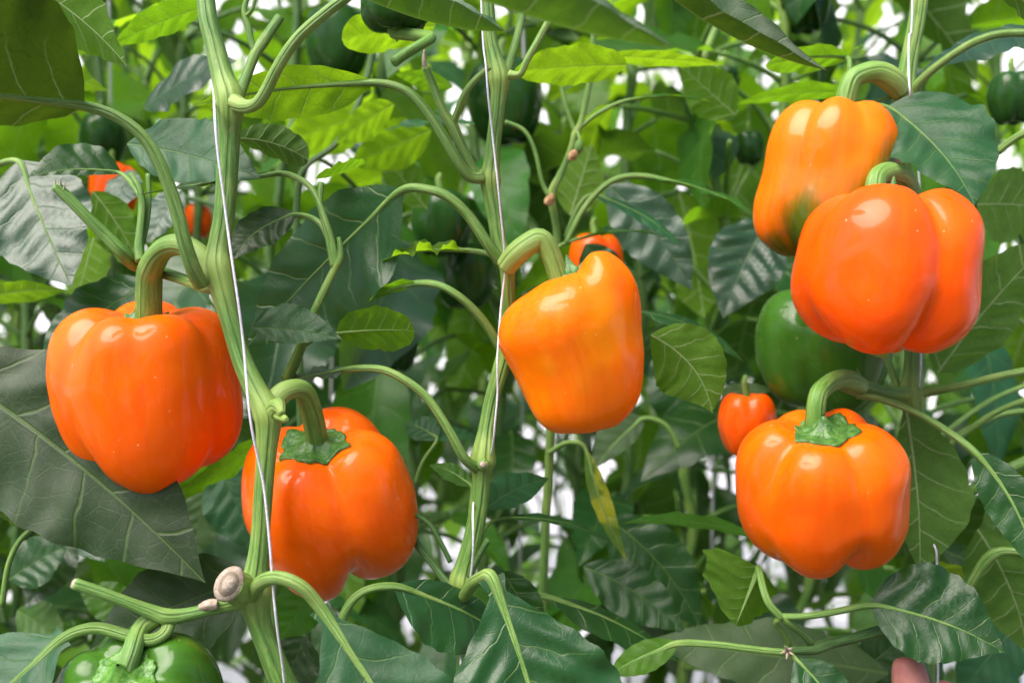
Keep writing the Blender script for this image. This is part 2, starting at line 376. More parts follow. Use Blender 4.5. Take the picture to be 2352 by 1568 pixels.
def pepper(name, label, c, W, H, tilt=0, roll=0, mat=ORA, grooves=((-40, .2, .06, .25), (75, .2, .06, .2), (150, .2, .06, .2), (-120, .2, .06, .2)),
           lobes=((0, 0, 0, 1), (110, 0, 0, 1), (-80, 0, 0, 1), (180, 0, 0, 1)), Wt=((1, 1), (0, 1), (-1, .85)), Xt=((1, 0), (-1, 0)),
           cav=.28, bot=.2, dep=.95, stalk=None, green=None, cal=.34, seed=1, group=None, sm=STK, n=3.7, nu=96, nv=72, calz=None, capm=None, yaw=0):
    Y = c[2]; s = K*Y; O = D(*c)
    Rm = Matrix.Rotation(R(roll), 3, 'Y') @ Matrix.Rotation(R(tilt), 3, 'X')
    vs, fs, uv, gr = fruit_mesh(W*s, H*s, grooves, lobes, Wt, Xt, cav, bot, dep, seed, nu, nv, n, green)
    zc = H*s*(1-cav); xo = Xt[0][1]*W*s
    root = empty(name, O+Rm @ Vector((xo, 0, zc)), label, 'bell pepper', group)
    build('fruit', [O+Rm @ v for v in vs], fs, mat, root, O, uv, {'green': gr})
    # calyx: a bumpy low cap with pointed corners lying in the hollow round the stalk
    rr = random.Random(seed); nc = 60; rings = 9; cvs, cfs = [], []
    rc = W*s*cal; co = [rr.uniform(.78, 1.12) for _ in range(6)]
    bvh = BVHTree.FromPolygons([tuple(v) for v in vs], fs)
    def surf(x, y):
        hit = bvh.ray_cast(Vector((x, y, H*s*1.6)), Vector((0, 0, -1)))[0]
        return hit.z if hit else zc
    for i in range(rings+1):
        f = i/rings
        for j in range(nc):
            a = 2*math.pi*j/nc; k6 = a/(2*math.pi)*6; t_ = k6 % 1; t_ = t_*t_*(3-2*t_)
            e = co[int(k6) % 6]*(1-t_)+co[(int(k6)+1) % 6]*t_
            point = .93+.15*(abs((k6 % 1)-.5)*2)**3+.03*math.sin(a*17+seed)+.05*math.sin(a*9+seed*2)
            r_ = rc*(.04+.96*f)*(1+(e*point-1)*f)
            x_, y_ = xo+r_*math.sin(a), -r_*math.cos(a)*dep
            z_ = surf(x_, y_)+W*s*(.30*(1-f)**2.4+.030+.018*math.sin(a*6+seed)*f+.012*noise.noise(Vector((x_, y_, seed))*900*.5))
            cvs.append(Vector((x_, y_, z_)))
    nb = len(cvs)-nc
    for v in list(cvs[nb:]): cvs.append(Vector((v.x*.95+xo*.05, v.y*.95, surf(v.x*.95+xo*.05, v.y*.95)-.02*W*s)))
    for i in range(rings+1):
        for j in range(nc):
            a, b_ = i*nc+j, i*nc+(j+1) % nc; cfs.append((a, a+nc, b_+nc, b_))
    zc = surf(xo, 0)
    build('calyx', [O+Rm @ v for v in cvs], cfs, capm or CAL, root, O+Rm @ Vector((xo, 0, zc)))
    if stalk:
        P = [(D(a[0], a[1], a[2]), a[3]*K*a[2], a[4] if len(a) > 4 else 0) for a in stalk]
        r_end = P[-1][1]
        P.append((O+Rm @ Vector((xo, 0, zc+.10*W*s)), r_end*1.15, 0))
        P.append((O+Rm @ Vector((xo, 0, zc+.0*W*s)), r_end*1.7, 0))
        v2, f2, u2, a2 = tube_mesh(P, 22, 8, .03, seed, .04, 6, 22)
        build('stalk', v2, f2, sm, root, P[0][0], u2, {'node': a2})
    return root

# ------------------------------------------------------------ ground
def sheet(name, x0, x1, y0, y1, z, m, nx=2, ny=2):
    vs = [Vector((x0+(x1-x0)*i/nx, y0+(y1-y0)*j/ny, z)) for j in range(ny+1) for i in range(nx+1)]
    fs = [(j*(nx+1)+i, j*(nx+1)+i+1, (j+1)*(nx+1)+i+1, (j+1)*(nx+1)+i) for j in range(ny) for i in range(nx)]
    return tag(build(name, vs, fs, m, None, Vector((0, 0, 0)), smooth=False), kind='structure')
FILM = plain('white_ground_film', (.60, .59, .66), .5, 3., (.36, .355, .40), .5, .02)
sheet('ground', -150, 150, -150, 250, 0, FILM)
PATHM = plain('dull_bounce_path', (.30, .28, .24), .8, 8., (.20, .19, .17), .5, .02)
sheet('path', -6, 6, -3, 1.9, .004, PATHM)  # unseen grey sheet added over the film to dull its reflection in the peppers
# ------------------------------------------------------------ greenhouse end wall, added far back so the blue sky gaps turn white
def boxes(lst):
    V, F = [], []
    for x0, x1, y0, y1, z0, z1 in lst:
        b = len(V); V += [Vector((x, y, z)) for z in (z0, z1) for x, y in ((x0, y0), (x1, y0), (x1, y1), (x0, y1))]
        F += [tuple(b+i for i in q) for q in ((3, 2, 1, 0), (4, 5, 6, 7), (0, 1, 5, 4), (1, 2, 6, 5), (2, 3, 7, 6), (3, 0, 4, 7))]
    return V, F
PANEL = plain('diffusing_panel', (.85, .86, .84), .5, 4., (.78, .80, .78), .1, .01)
gw = empty('sky_gap_wall', Vector((0, 14, 0)), 'white greenhouse wall added to whiten the sky between the far leaves', 'greenhouse wall')
V, F = boxes([(-22, 22, 14.02, 14.06, .02, 7.5)]); build('panel', V, F, PANEL, gw, smooth=False)
V, F = boxes([(x-.04, x+.04, 13.93, 14.01, .02, 7.5) for x in [i*2.-22 for i in range(23)]]); build('glazing_bar', V, F, PANEL, gw, smooth=False)
# ------------------------------------------------------------ the three vines in front
GP = 'pepper vines in the front row'
def vine(label, x, Y, group): 
    o = D(x, 784, Y); return empty('pepper_plant', Vector((o.x, Y, 0)), label, 'pepper plant', group)
def stem(pl, pix, m=None, name='stem', **kw): return tube(name, pix, m or STEM, pl, **kw)
VL = vine('thick kinked pepper vine on the left with a round pale pruning scar', 620, .46, GP)
VC = vine('slender pepper vine in the middle, passing behind the slanted golden pepper', 1130, .50, GP)
VR = vine('pepper vine on the right, bearing the three big orange peppers on that side', 2100, .55, GP)

# left vine
def bot(x, Y, r): return (x, 784+CAMZ/(K*Y), Y, r, 0)
stem(VL, [(455, -900, .50, 15.8, 0), (462, -300, .49, 19.4, 0), (472, 0, .47, 21.1, 0), (492, 100, .466, 22.0, 0), (512, 180, .463, 26.4, .4), (527, 225, .46, 32.6, .8), (528, 262, .46, 29.9, .5), (527, 310, .462, 24.6, 0),
     (522, 400, .463, 24.6, 0), (514, 500, .462, 23.8, 0), (502, 570, .46, 25.5, .5), (500, 615, .458, 33.4, 1), (512, 665, .457, 29.0, .7), (532, 745, .456, 22.9, 0), (558, 830, .455, 22.9, 0), (590, 900, .452, 26.4, .5), (615, 948, .45, 33.4, 1), (617, 985, .45, 28.2, .5),
     (612, 1050, .45, 22.9, 0), (604, 1150, .45, 22.0, 0), (598, 1240, .45, 22.0, 0), (590, 1310, .45, 27.3, .3), (583, 1355, .45, 39.6, .9), (588, 1395, .45, 33.4, .5), (603, 1450, .45, 26.4, 0), (650, 1568, .45, 29.9, 0), (690, 1700, .452, 29.9, 0), (700, 2400, .46, 29.9, 0), bot(620, .46, 36)], seg=22, ridge=.035, seed=3, step=7)
# pruning scar
P0 = D(560, 1355, .448); P1 = D(526, 1340, .432); ax = (D(500, 1332, .405)-P1).normalized()
v, f, u, a = tube_mesh([(P0, .0075, .6), (P0.lerp(P1, .55), .0072, .6), (P1-ax*.0012, .0062, .3)], 24, 5, 0, 5, .08)
o_ = build('pruning_stub', v, f, STEM, VL, P0, u, {'node': a})
def disc(name, r0, r1, off, m, sy=1.35, bump=.04, sd=1):
    v, f, u, a = tube_mesh([(P1-ax*.0012, r0, 0), (P1+ax*off, r1, 0)], 28, 3, 0, sd, bump)
    up = Vector((.5, 0, 1)); up = (up-ax*up.dot(ax)).normalized()
    v = [q+up*(q-P1).dot(up)*(sy-1) for q in v]
    return build(name, v, f, m, o_, P1, u, {'node': a})
disc('scar_rim', .0060, .0056, .0006, CUT, sd=2)
disc('scar_ring', .0042, .0040, .0009, plain('scar_ring', (.17, .13, .095), .9, 900., (.25, .20, .15), .6, .0005), sd=4)
disc('scar_pith', .0030, .0027, .0011, plain('scar_pith', (.40, .34, .28), .9, 900., (.26, .21, .16), .6, .0005), sd=7, bump=.10)
br = lambda pl, pix, m=None, **kw: tube('branch', pix, m or STEM, pl, **kw)
br(VL, [(535, 235, .458, 22, .8), (565, 246, .452, 16, .6), (592, 236, .448, 14, .4), (615, 200, .445, 14, 0), (640, 150, .442, 13, 0), (680, 90, .44, 13, 0), (735, 40, .437, 13, 0), (800, -10, .435, 13, 0), (900, -80, .43, 12, 0)], PET)
br(VL, [(545, 225, .463, 16, .5), (565, 180, .466, 12, 0), (585, 125, .468, 12, .3), (603, 98, .47, 14, .3), (622, 70, .472, 12, 0), (643, 40, .474, 11, 0)])
br(VL, [(588, 122, .468, 9, .3), (577, 95, .468, 8, 0), (572, 65, .468, 7.5, 0), (562, 35, .468, 7, .3), (563, 10, .468, 6, 0), (578, -30, .468, 6, 0)])
br(VL, [(565, 38, .468, 6, .3), (580, 22, .466, 4, 0), (590, -20, .466, 4, 0)])
br(VL, [(500, 655, .458, 20, .8), (470, 660, .462, 14, .5), (430, 645, .476, 13, 0), (380, 628, .490, 14, 0), (340, 612, .494, 19, .4), (308, 602, .490, 20, .3), (285, 585, .478, 16, .1), (245, 545, .476, 14, 0), (200, 500, .474, 13, 0), (160, 458, .473, 13, 0), (128, 428, .472, 12, 0)], ridge=.08)
for dx, dy, r in ((-2, 0, 4), (9, -2, 4.5), (17, 10, 4)):
    br(VL, [(134+dx*.5, 440+dy, .472, r, 0), (130+dx, 424+dy, .471, r*.6, 0), (128+dx*1.3, 410+dy*.8, .470, .8, 0)], CUT, seg=6, bump=.4)
br(VL, [(322, 600, .480, 11, .4), (319, 570, .482, 11, 0), (323, 520, .484, 9, 0), (327, 470, .486, 9, 0), (320, 430, .486, 7, 0), (300, 400, .488, 6, 0)], STEM)
br(VL, [(326, 560, .486, 7, .2), (337, 510, .488, 7, 0), (342, 460, .49, 6, 0), (340, 400, .492, 6, 0)], STEM)
br(VL, [(626, 950, .448, 22, .8), (640, 930, .444, 18, .5), (648, 950, .438, 8, 1)], STEM, bump=.15)
br(VL, [(640, 955, .444, 13, .9), (652, 962, .438, 9, 1), (657, 964, .435, 7, 1)], STEM, bump=.3)
# lower left cut branch
br(VL, [(575, 1370, .448, 24, .8), (545, 1385, .444, 17, .5), (500, 1395, .441, 15, 0), (455, 1405, .438, 15, 0), (415, 1414, .436, 17, .1), (380, 1416, .434, 20, .3), (350, 1405, .433, 17, .1), (300, 1386, .431, 14, 0), (240, 1363, .429, 13.5, 0), (172, 1340, .427, 13.5, 0)], ridge=.03)
br(VL, [(174, 1341, .4272, 11, 0), (169, 1339, .4265, 11.5, 0)], CUT)
br(VL, [(500, 1388, .438, 12, 0), (480, 1390, .4375, 13, 0), (460, 1397, .4375, 9, 0)], CUT, bump=.3)
# right plants' little bits on the middle vine
stem(VC, [(1105, -800, .50, 12.6, 0), (1110, -200, .50, 14.4, 0), (1124, 60, .50, 15.3, 0), (1133, 120, .50, 17.1, 0), (1143, 160, .50, 22.5, .7), (1147, 185, .50, 24.3, .8), (1146, 215, .50, 18.9, .3), (1141, 265, .50, 17.1, 0), (1134, 330, .50, 17.1, 0), (1129, 380, .50, 19.8, .3), (1126, 412, .50, 24.3, 1), (1129, 445, .50, 19.8, .3), (1138, 500, .50, 18.0, 0),
     (1146, 555, .50, 18.0, .2), (1158, 590, .50, 19.8, .8), (1166, 620, .50, 18.0, .7), (1167, 680, .502, 15.3, 0), (1166, 750, .505, 16.2, 0), (1160, 810, .505, 18.9, .5), (1147, 860, .505, 18.9, .4), (1130, 920, .505, 18.0, 0), (1118, 985, .503, 18.9, 0), (1112, 1030, .50, 25.2, .6), (1109, 1058, .50, 30.6, .9), (1107, 1088, .50, 22.5, .3),
     (1102, 1150, .50, 20.7, 0), (1088, 1230, .50, 21.6, 0), (1070, 1300, .50, 24.3, .2), (1062, 1335, .50, 30.6, .9), (1066, 1370, .50, 21.6, .3), (1070, 1450, .502, 18.9, 0), (1066, 1568, .505, 18.0, 0), (1060, 2000, .51, 18.9, 0), bot(1130, .50, 24)], seg=20, ridge=.05, seed=5, step=7)
br(VC, [(1150, 835, .506, 18, .3), (1175, 820, .51, 15, 0), (1195, 790, .52, 13, 0)])
br(VC, [(1104, 405, .498, 16, .9), (1090, 398, .497, 12, .3), (1062, 340, .495, 12, 0), (1040, 290, .494, 14, .2), (1018, 255, .493, 11, 0), (995, 195, .492, 9.5, 0), (978, 155, .49, 9, 0)], PET)
br(VC, [(979, 158, .49, 6, 0), (974, 140, .489, 5, 0), (975, 115, .489, 2, 0)], CUT, seg=8, bump=.3)
br(VC, [(1040, 285, .494, 9, .2), (1052, 255, .49, 8, 0), (1068, 215, .487, 8, 0), (1095, 180, .486, 7, 0), (1125, 155, .486, 6, 0)], PET)
br(VC, [(1170, 172, .497, 11, .8), (1195, 172, .495, 8, .5), (1210, 140, .493, 8, 0), (1235, 95, .491, 8, 0), (1260, 50, .49, 8, 0)], PET)
br(VC, [(1162, 170, .503, 11, .5), (1175, 130, .505, 10, 0), (1188, 85, .507, 9, 0), (1200, 30, .51, 9, 0)])
tube('pruning_scar', [(1109, 1066, .494, 15, 0), (1109, 1066, .4855, 13, 0)], STEM, VC, bump=.05)
tube('scar_pith', [(1109, 1066, .487, 8, 0), (1109, 1066, .4845, 7, 0)], CUT, VC, bump=.1)
tube('branch', [(1078, 1322, .496, 9, .3), (1098, 1280, .494, 7, 0), (1122, 1238, .492, 7, 0)], STEMD, VC)
tube('branch', [(1052, 1345, .499, 13, .4), (1030, 1342, .50, 9, 0), (990, 1290, .505, 8.5, 0), (955, 1245, .51, 8, 0), (940, 1180, .52, 8, 0)], STEMD, VC)
tube('branch', [(1035, 1290, .50, 6, 0), (1010, 1240, .50, 5.5, 0), (985, 1200, .50, 5, 0), (950, 1180, .50, 5, 0)], STEMD, VC)
# right vine
stem(VR, [(2150, -800, .54, 16, 0), (2125, -200, .54, 18, 0), (2112, 0, .54, 19, 0), (2100, 80, .54, 19, 0), (2086, 150, .54, 20, 0), (2078, 210, .54, 24, .5), (2077, 240, .54, 22, .3), (2076, 300, .545, 17, 0), (2078, 370, .55, 15, 0), (2088, 425, .552, 18, .3), (2095, 520, .555, 18, 0),
     (2100, 700, .555, 19, 0), (2098, 830, .55, 20, 0), (2096, 880, .548, 26, .5), (2094, 912, .547, 30, .6), (2100, 950, .55, 22, .2), (2118, 1000, .555, 19, 0), (2140, 1080, .56, 18, 0), (2146, 1200, .56, 18, 0), (2135, 1300, .56, 18, 0), (2128, 1568, .56, 18, 0), (2115, 2200, .56, 20, 0), bot(2100, .55, 24)], seg=18, ridge=.05, seed=8)
br(VR, [(2110, 215, .54, 10, .3), (2088, 180, .545, 9, 0), (2072, 210, .545, 9, 0)])
br(VR, [(2098, 208, .538, 13, .5), (2125, 175, .53, 10, 0), (2175, 135, .52, 9, 0), (2240, 95, .51, 9, 0), (2310, 76, .505, 9, 0), (2400, 78, .50, 9, 0)], PET)
br(VR, [(2088, 905, .545, 20, .5), (2050, 902, .54, 14, .2), (2010, 893, .532, 12, 0), (1975, 882, .525, 14, .3)], STEM)
br(VR, [(2108, 903, .545, 14, .4), (2150, 897, .54, 10, 0), (2220, 883, .53, 9.5, 0), (2300, 862, .525, 9, 0), (2420, 840, .52, 9, 0)], PET)
br(VR, [(2062, 895, .552, 11, .2), (2047, 850, .56, 8, 0), (2030, 800, .57, 8, 0)], PET)
br(VR, [(2190, 1150, .56, 11, 0), (2240, 1120, .555, 12, .1), (2300, 1085, .55, 13, 0), (2420, 1030, .55, 13, 0)], STEM)
br(VR, [(1975, 885, .522, 12, .4), (1972, 865, .519, 8, 0), (1968, 845, .516, 1.5, 0)], CAL and STEM, bump=.3)
br(VR, [(1802, 1490, .50, 11, .4), (1840, 1492, .502, 11, .1), (1875, 1487, .505, 14, .4), (1910, 1476, .51, 12, 0), (1970, 1462, .515, 12, 0), (2025, 1447, .52, 13, 0), (2055, 1460, .522, 14, 0), (2090, 1492, .525, 15, 0), (2115, 1535, .528, 16, 0), (2135, 1600, .53, 15, 0), (2140, 1750, .545, 15, 0)], STEMD, ridge=.03)
br(VR, [(1800, 1412, .49, 8, .5), (1810, 1430, .49, 7, 0), (1835, 1450, .495, 7, 0), (1862, 1475, .503, 8, .3)], STEM)
br(VR, [(1790, 1420, .49, 8, .4), (1780, 1432, .492, 5, 0), (1800, 1455, .496, 5, 0), (1812, 1480, .50, 6, 0)], STEM)
for a in range(5):
    ca, sa = math.cos(a*1.3+.4), math.sin(a*1.3+.4)
    tube('dried_bloom', [(1808, 1492, .496, 5, 0), (1808+8*ca, 1496+8*sa, .490, 3.5, 0), (1808+15*ca, 1497+16*sa, .487, .8, 0)], CUT, VR, seg=6, bump=.5)

# ------------------------------------------------------------ leaves of the front row
tg = (0, .35, 1)
leaf(VL, (192, 243, .43), (-330, 190, .36), (270, 90), (-.1, .55, -.8), 'shade', (0, -10, 0), stalk=[(462, 650, .452), (445, 620, .445), (425, 560, .44), (405, 480, .438), (370, 380, .436), (325, 310, .434), (265, 266, .432)], sr=(19, 12), curl=.05, fold=.2, p=.7)
leaf(VL, (20, -60, .50), (291, 152, .47), (95, 85), (.3, .5, -.75), 'mid', (30, -25, 0), curl=-.1)
leaf(VL, (480, 15, .56), (250, 112, .54), (48, 40), (-.1, .7, -.5), 'mid', (0, -20, 0))
leaf(VL, (330, 250, .60), (545, 140, .57), (70, 75), (-.35, .5, .8), 'blue', (-10, -30, 0))
leaf(VL, (292, 330, .50), (598, 410, .475), (95, 75), (0, .25, 1), 'teal', (10, -20, 0), curl=.15, label='grey green oval leaf behind the thick stem')
leaf(VL, (278, 398, .50), (64, 407, .48), (18, 72), (.1, .4, 1), 'dark', (0, -28, 0), stalk=[(325, 455, .486), (305, 425, .49)], sr=(7, 5))
leaf(VL, (45, 370, .56), (165, 658, .53), (120, 125), (.25, -.1, 1), 'blue', (-12, 0, 0), fold=.12, quilt=.04, stalk=[(-60, 420, .58), (-10, 380, .57)], sr=(8, 7), label='large bluish quilted leaf at the left edge')
leaf(VL, (655, 398, .50), (300, 452, .46), (28, 34), (0, 1, .22), 'dusty', (0, -12, 0), wave=.2, stalk=[(775, 615, .49), (765, 560, .49), (745, 500, .49), (715, 430, .495)], sr=(8, 7))
leaf(VC, (860, 190, .49), (448, 244, .49), (52, 78), (-.05, .6, -.75), 'bright', (-20, -25, 0), stalk=[(1108, 408, .497), (1080, 408, .494), (1050, 370, .49), (1010, 300, .488), (960, 230, .488), (915, 200, .489)], sr=(14, 9), smat=PET, label='bright yellow green backlit leaf on a long arching stalk', fold=.05)
leaf(VL, (545, 318, .53), (708, 368, .52), (48, 42), (0, .55, -.8), 'dark', (10, -25, 0), p=.6, q=.5, curl=-.2)
leaf(VL, (682, 492, .50), (536, 598, .485), (52, 50), (0, .35, 1), 'dark', (-40, -25, 0), stalk=[(775, 610, .49), (758, 560, .49), (735, 510, .495)], sr=(8, 6), label='small dark leaf right of the thick stem')
leaf(VC, (922, 436, .50), (562, 800, .53), (175, 120), (-.15, .3, 1), 'dark', (0, -20, .01), stalk=[(1150, 600, .497), (1120, 560, .492), (1080, 500, .49), (1030, 452, .488), (980, 435, .49)], sr=(14, 10), smat=PET, curl=.08, bw=.09, label='very large dark leaf behind the smaller ones, left of the middle vine')
leaf(VL, (582, 752, .485), (787, 779, .48), (62, 36), (0, .35, 1), 'teal', (5, -14, 0), p=.6, label='small pointed grey green leaf over the large dark leaf')
leaf(VL, (775, 765, .50), (952, 760, .49), (62, 62), (0, .5, -.75), 'mid', (0, -10, 0), p=.55, q=.45, stalk=[(690, 800, .51), (730, 775, .505)], sr=(5, 4))
tube('branch', [(660, 870, .51, 14, 0), (690, 800, .50, 12, 0), (725, 710, .49, 10, 0), (765, 625, .49, 9, .6), (780, 600, .488, 8, .3), (783, 575, .488, 7, 0), (778, 545, .488, 5, 0)], STEM, VL)
tube('branch', [(768, 615, .49, 9, .3), (752, 540, .49, 7, 0), (735, 470, .492, 7, 0), (738, 420, .495, 7, 0)], STEM, VL)
leaf(VL, (725, 410, .50), (838, 375, .52), (10, 42), (0, .8, -.5), 'mid', (0, 6, 0), p=.5, q=.6)
leaf(VL, (-50, 690, .60), (156, 668, .57), (34, 32), (0, .6, -.7), 'bright', (0, -20, 0))
leaf(VL, (345, 650, .56), (88, 860, .55), (70, 85), (-.2, .3, 1), 'dark', (-30, -30, 0))
leaf(VL, (-140, 840, .50), (472, 1338, .47), (195, 185), (-.1, .35, 1), 'dusty', (10, -60, 0), fold=.1, curl=.08, nu=44, nv=22, label='very large dusty dark leaf under the leftmost orange pepper')
leaf(VL, (610, 1005, .57), (395, 1132, .53), (46, 60), (0, .6, -.6), 'mid', (0, 20, 0))
leaf(VL, (580, 1330, .50), (205, 1492, .50), (125, 110), (.05, .35, 1), 'dusty', (-20, -25, 0), curl=.1)
leaf(VL, (150, 1462, .43), (-160, 1760, .40), (120, 165), (-.3, .5, .85), 'teal', (-40, 10, 0), bw=.26, p=1.0, stalk=[(388, 1418, .436), (382, 1450, .432), (345, 1470, .43), (290, 1458, .43), (220, 1440, .43)], sr=(15, 13), smat=PET, label='broad leaf curling out of the bottom left corner')
leaf(VL, (735, 1395, .43), (1010, 1820, .40), (150, 175), (.2, .4, .9), 'teal', (30, 30, 0), bw=.16, p=1.3, q=.9, stalk=[(578, 1372, .446), (595, 1340, .436), (635, 1325, .43), (690, 1345, .428)], sr=(18, 15), smat=PET, label='broad leaf hanging from an arched stalk at the foot of the thick stem')
leaf(VC, (1130, 1325, .46), (1290, 1850, .43), (215, 230), (.05, .4, 1), 'dark', (10, -30, 0), bw=.15, p=1.5, q=.8, nu=44, nv=22, quilt=.05, stalk=[(1065, 1370, .49), (1085, 1340, .475), (1108, 1326, .465)], sr=(14, 15), smat=PET, label='big glossy dark leaf at the bottom centre')
leaf(VC, (905, 1345, .48), (1190, 1480, .50), (45, 105), (-.1, .5, .85), 'dark', (20, -25, 0), stalk=[(780, 1440, .48), (800, 1390, .48), (840, 1355, .48)], sr=(11, 9), bw=.1)
leaf(VC, (1150, 1310, .52), (1235, 1480, .52), (45, 60), (0, .3, 1), 'dark', (25, 0, 0))
leaf(VC, (1260, 1372, .55), (1560, 1520, .55), (22, 60), (.1, .7, .6), 'dark', (20, -30, 0), stalk=[(1190, 1400, .55), (1220, 1370, .55)], sr=(9, 8))
leaf(VR, (1560, 1476, .50), (1395, 1552, .50), (38, 34), (0, .5, .9), 'bright', (-20, -5, 0), bw=.1, stalk=[(1810, 1498, .498), (1740, 1492, .497), (1650, 1480, .497)], sr=(8, 8), smat=PET)
leaf(VC, (770, -35, .47), (1163, 72, .43), (105, 105), (.1, .95, .16), 'teal', (30, 62, 0), fold=.7, curl=-.1)
leaf(VC, (880, -90, .36), (1552, 110, .34), (130, 130), (.12, .85, .33), 'teal', (90, 85, 0), fold=.8, curl=0, nu=44, nv=20, wave=.04, label='long near leaf hanging in at the top, grey above and green beneath')
leaf(VR, (1400, -130, .45), (1903, 163, .42), (100, 100), (.15, .8, .52), 'dusty', (-15, 95, 0), fold=.75, wave=.04, curl=0, nu=44, nv=20, label='long dusty leaf with an upturned green edge at the top')
leaf(VC, (1000, 60, .56), (785, 90, .54), (62, 55), (0, .6, -.6), 'bright', (0, -10, 0), p=.6, q=.5)
leaf(VC, (1440, 150, .56), (1180, 165, .55), (58, 52), (0, .65, -.6), 'bright', (0, -8, 0), p=.6, q=.7)
leaf(VC, (1380, 130, .58), (1665, 150, .58), (30, 25), (0, .8, -.4), 'bright', (0, -10, 0))
leaf(VC, (1080, 575, .51), (872, 600, .50), (55, 26), (0, .85, .35), 'bright', (-20, -25, 0), wave=.3, stalk=[(1150, 605, .503), (1130, 585, .506)], sr=(7, 6), curl=-.3)
leaf(VC, (960, 650, .50), (846, 692, .50), (26, 22), (0, .8, -.4), 'mid', (0, -18, 0), stalk=[(1150, 800, .505), (1110, 735, .50), (1060, 685, .495), (1010, 655, .495)], sr=(11, 8), smat=PET)
leaf(VC, (800, 848, .50), (625, 892, .51), (44, 30), (0, .85, .45), 'blue', (-20, -10, 0), wave=.25, stalk=[(1095, 1075, .497), (1065, 1050, .49), (1030, 985, .488), (975, 905, .488), (900, 855, .49), (850, 845, .495)], sr=(12, 8), smat=PET)
leaf(VC, (1005, 1010, .55), (930, 975, .57), (35, 35), (0, .5, .8), 'teal', (0, -20, 0), stalk=[(955, 1110, .55), (970, 1060, .55)], sr=(5, 4))
leaf(VC, (1000, 1010, .55), (1100, 1005, .57), (32, 22), (0, .7, .6), 'teal', (0, -20, 0))
leaf(VC, (1085, 1118, .51), (985, 1068, .52), (28, 24), (0, .6, .5), 'mid', (0, -22, 0), stalk=[(1080, 1180, .507), (1082, 1150, .507)], sr=(5, 4))
leaf(VC, (1112, 1170, .51), (1262, 1098, .55), (48, 42), (0, .5, .8), 'teal', (-5, -22, 0))
leaf(VC, (1150, 1190, .52), (1412, 1252, .53), (22, 20), (0, .9, .3), 'dark', (20, -45, 0), stalk=[(1105, 1235, .51), (1120, 1205, .515)], sr=(5, 4))
leaf(VC, (1495, 770, .53), (1636, 948, .52), (95, 85), (-.1, .35, -.9), 'mid', (50, -30, 0), curl=-.15, label='green leaf seen from beneath, right of the slanted golden pepper')
# the leafy shoots just behind the middle
VM = vine('thin stemmed pepper shoots right of the middle vine, with a dried flower bud', 1280, .60, 'pepper vines in the second row')
stem(VM, [(1300, -400, .60, 8, 0), (1360, -60, .60, 8, 0), (1362, 120, .60, 7, 0), (1352, 200, .60, 7, 0), (1335, 280, .60, 7, .4), (1322, 305, .60, 9, .8), (1312, 340, .60, 7, 0), (1290, 395, .60, 7.5, 0), (1266, 445, .60, 10, .7), (1274, 500, .602, 8.5, 0), (1280, 560, .604, 9, 0), (1270, 800, .61, 9, 0), (1262, 1050, .615, 10, .5), (1250, 1300, .62, 10, 0), (1240, 1900, .62, 11, 0), bot(1280, .60, 14)], STEM, seg=12)
tube('branch', [(1322, 305, .60, 6, .4), (1305, 260, .60, 5.5, 0), (1290, 200, .60, 5.5, 0), (1280, 120, .60, 5, 0)], STEM, VM)
tube('branch', [(1262, 450, .60, 7, .5), (1245, 420, .60, 5, 0), (1230, 350, .60, 5, 0), (1205, 300, .60, 5, 0), (1160, 280, .60, 5, 0)], STEM, VM)
tube('bud', [(1326, 303, .597, 4, .4), (1332, 320, .594, 4, 0), (1330, 330, .593, 9, 0), (1328, 342, .593, 10, 0), (1322, 350, .593, 6, 0)], STEM, VM)
tube('dried_bloom', [(1324, 346, .593, 6, 0), (1316, 356, .592, 10, 0), (1310, 364, .592, 6, 0), (1306, 368, .592, 2, 0)], DRY, VM, bump=.5)
tube('dried_bloom', [(1268, 445, .592, 3, 0), (1265, 455, .59, 9, 0), (1258, 464, .589, 9, 0), (1252, 468, .588, 3, 0)], DRY, VM, bump=.5)
leaf(VM, (1425, 235, .60), (1662, 246, .60), (24, 20), (0, .85, .25), 'mid', (10, -42, 0), stalk=[(1325, 300, .60), (1370, 262, .60)], sr=(5, 5))
leaf(VM, (1490, 406, .60), (1745, 500, .58), (34, 26), (-.1, .75, .2), 'mid', (20, -28, 0), stalk=[(1300, 560, .60), (1340, 480, .60), (1390, 425, .60), (1440, 405, .60)], sr=(7, 7), wave=.18)
leaf(VM, (1290, 562, .60), (1528, 546, .59), (32, 22), (0, .7, .15), 'dark', (10, -48, 0), wave=.2, stalk=[(1276, 580, .60)], sr=(5, 5))
leaf(VM, (1358, 446, .61), (1572, 575, .60), (16, 28), (.1, .6, .6), 'teal', (30, -28, 0), stalk=[(1300, 545, .61), (1325, 480, .61)], sr=(6, 5))
leaf(VM, (1395, 425, .66), (1590, 668, .64), (70, 78), (-.1, -.05, 1), 'blue', (25, -20, 0), quilt=.04)
leaf(VM, (1765, 505, .68), (1660, 732, .64), (92, 88), (-.2, .1, 1), 'blue', (-10, -20, 0), quilt=.09, label='bluish leaf with deep pleats between the middle and right peppers')
leaf(VM, (1470, 715, .60), (1710, 832, .60), (20, 42), (.1, .6, .5), 'dark', (25, -38, 0))
leaf(VM, (1650, 905, .62), (1790, 895, .64), (25, 28), (0, .7, .5), 'pale', (0, -14, 0))
leaf(VM, (1690, 265, .66), (1560, 150, .66), (60, 60), (0, .5, -.7), 'mid', (0, 0, 0))
leaf(VM, (1345, 560, .66), (1440, 680, .66), (42, 60), (-.2, .3, 1), 'teal', (0, 0, 0))
leaf(VM, (1310, 495, .66), (1360, 330, .68), (60, 60), (.1, .5, -.7), 'mid', (0, 0, 0))
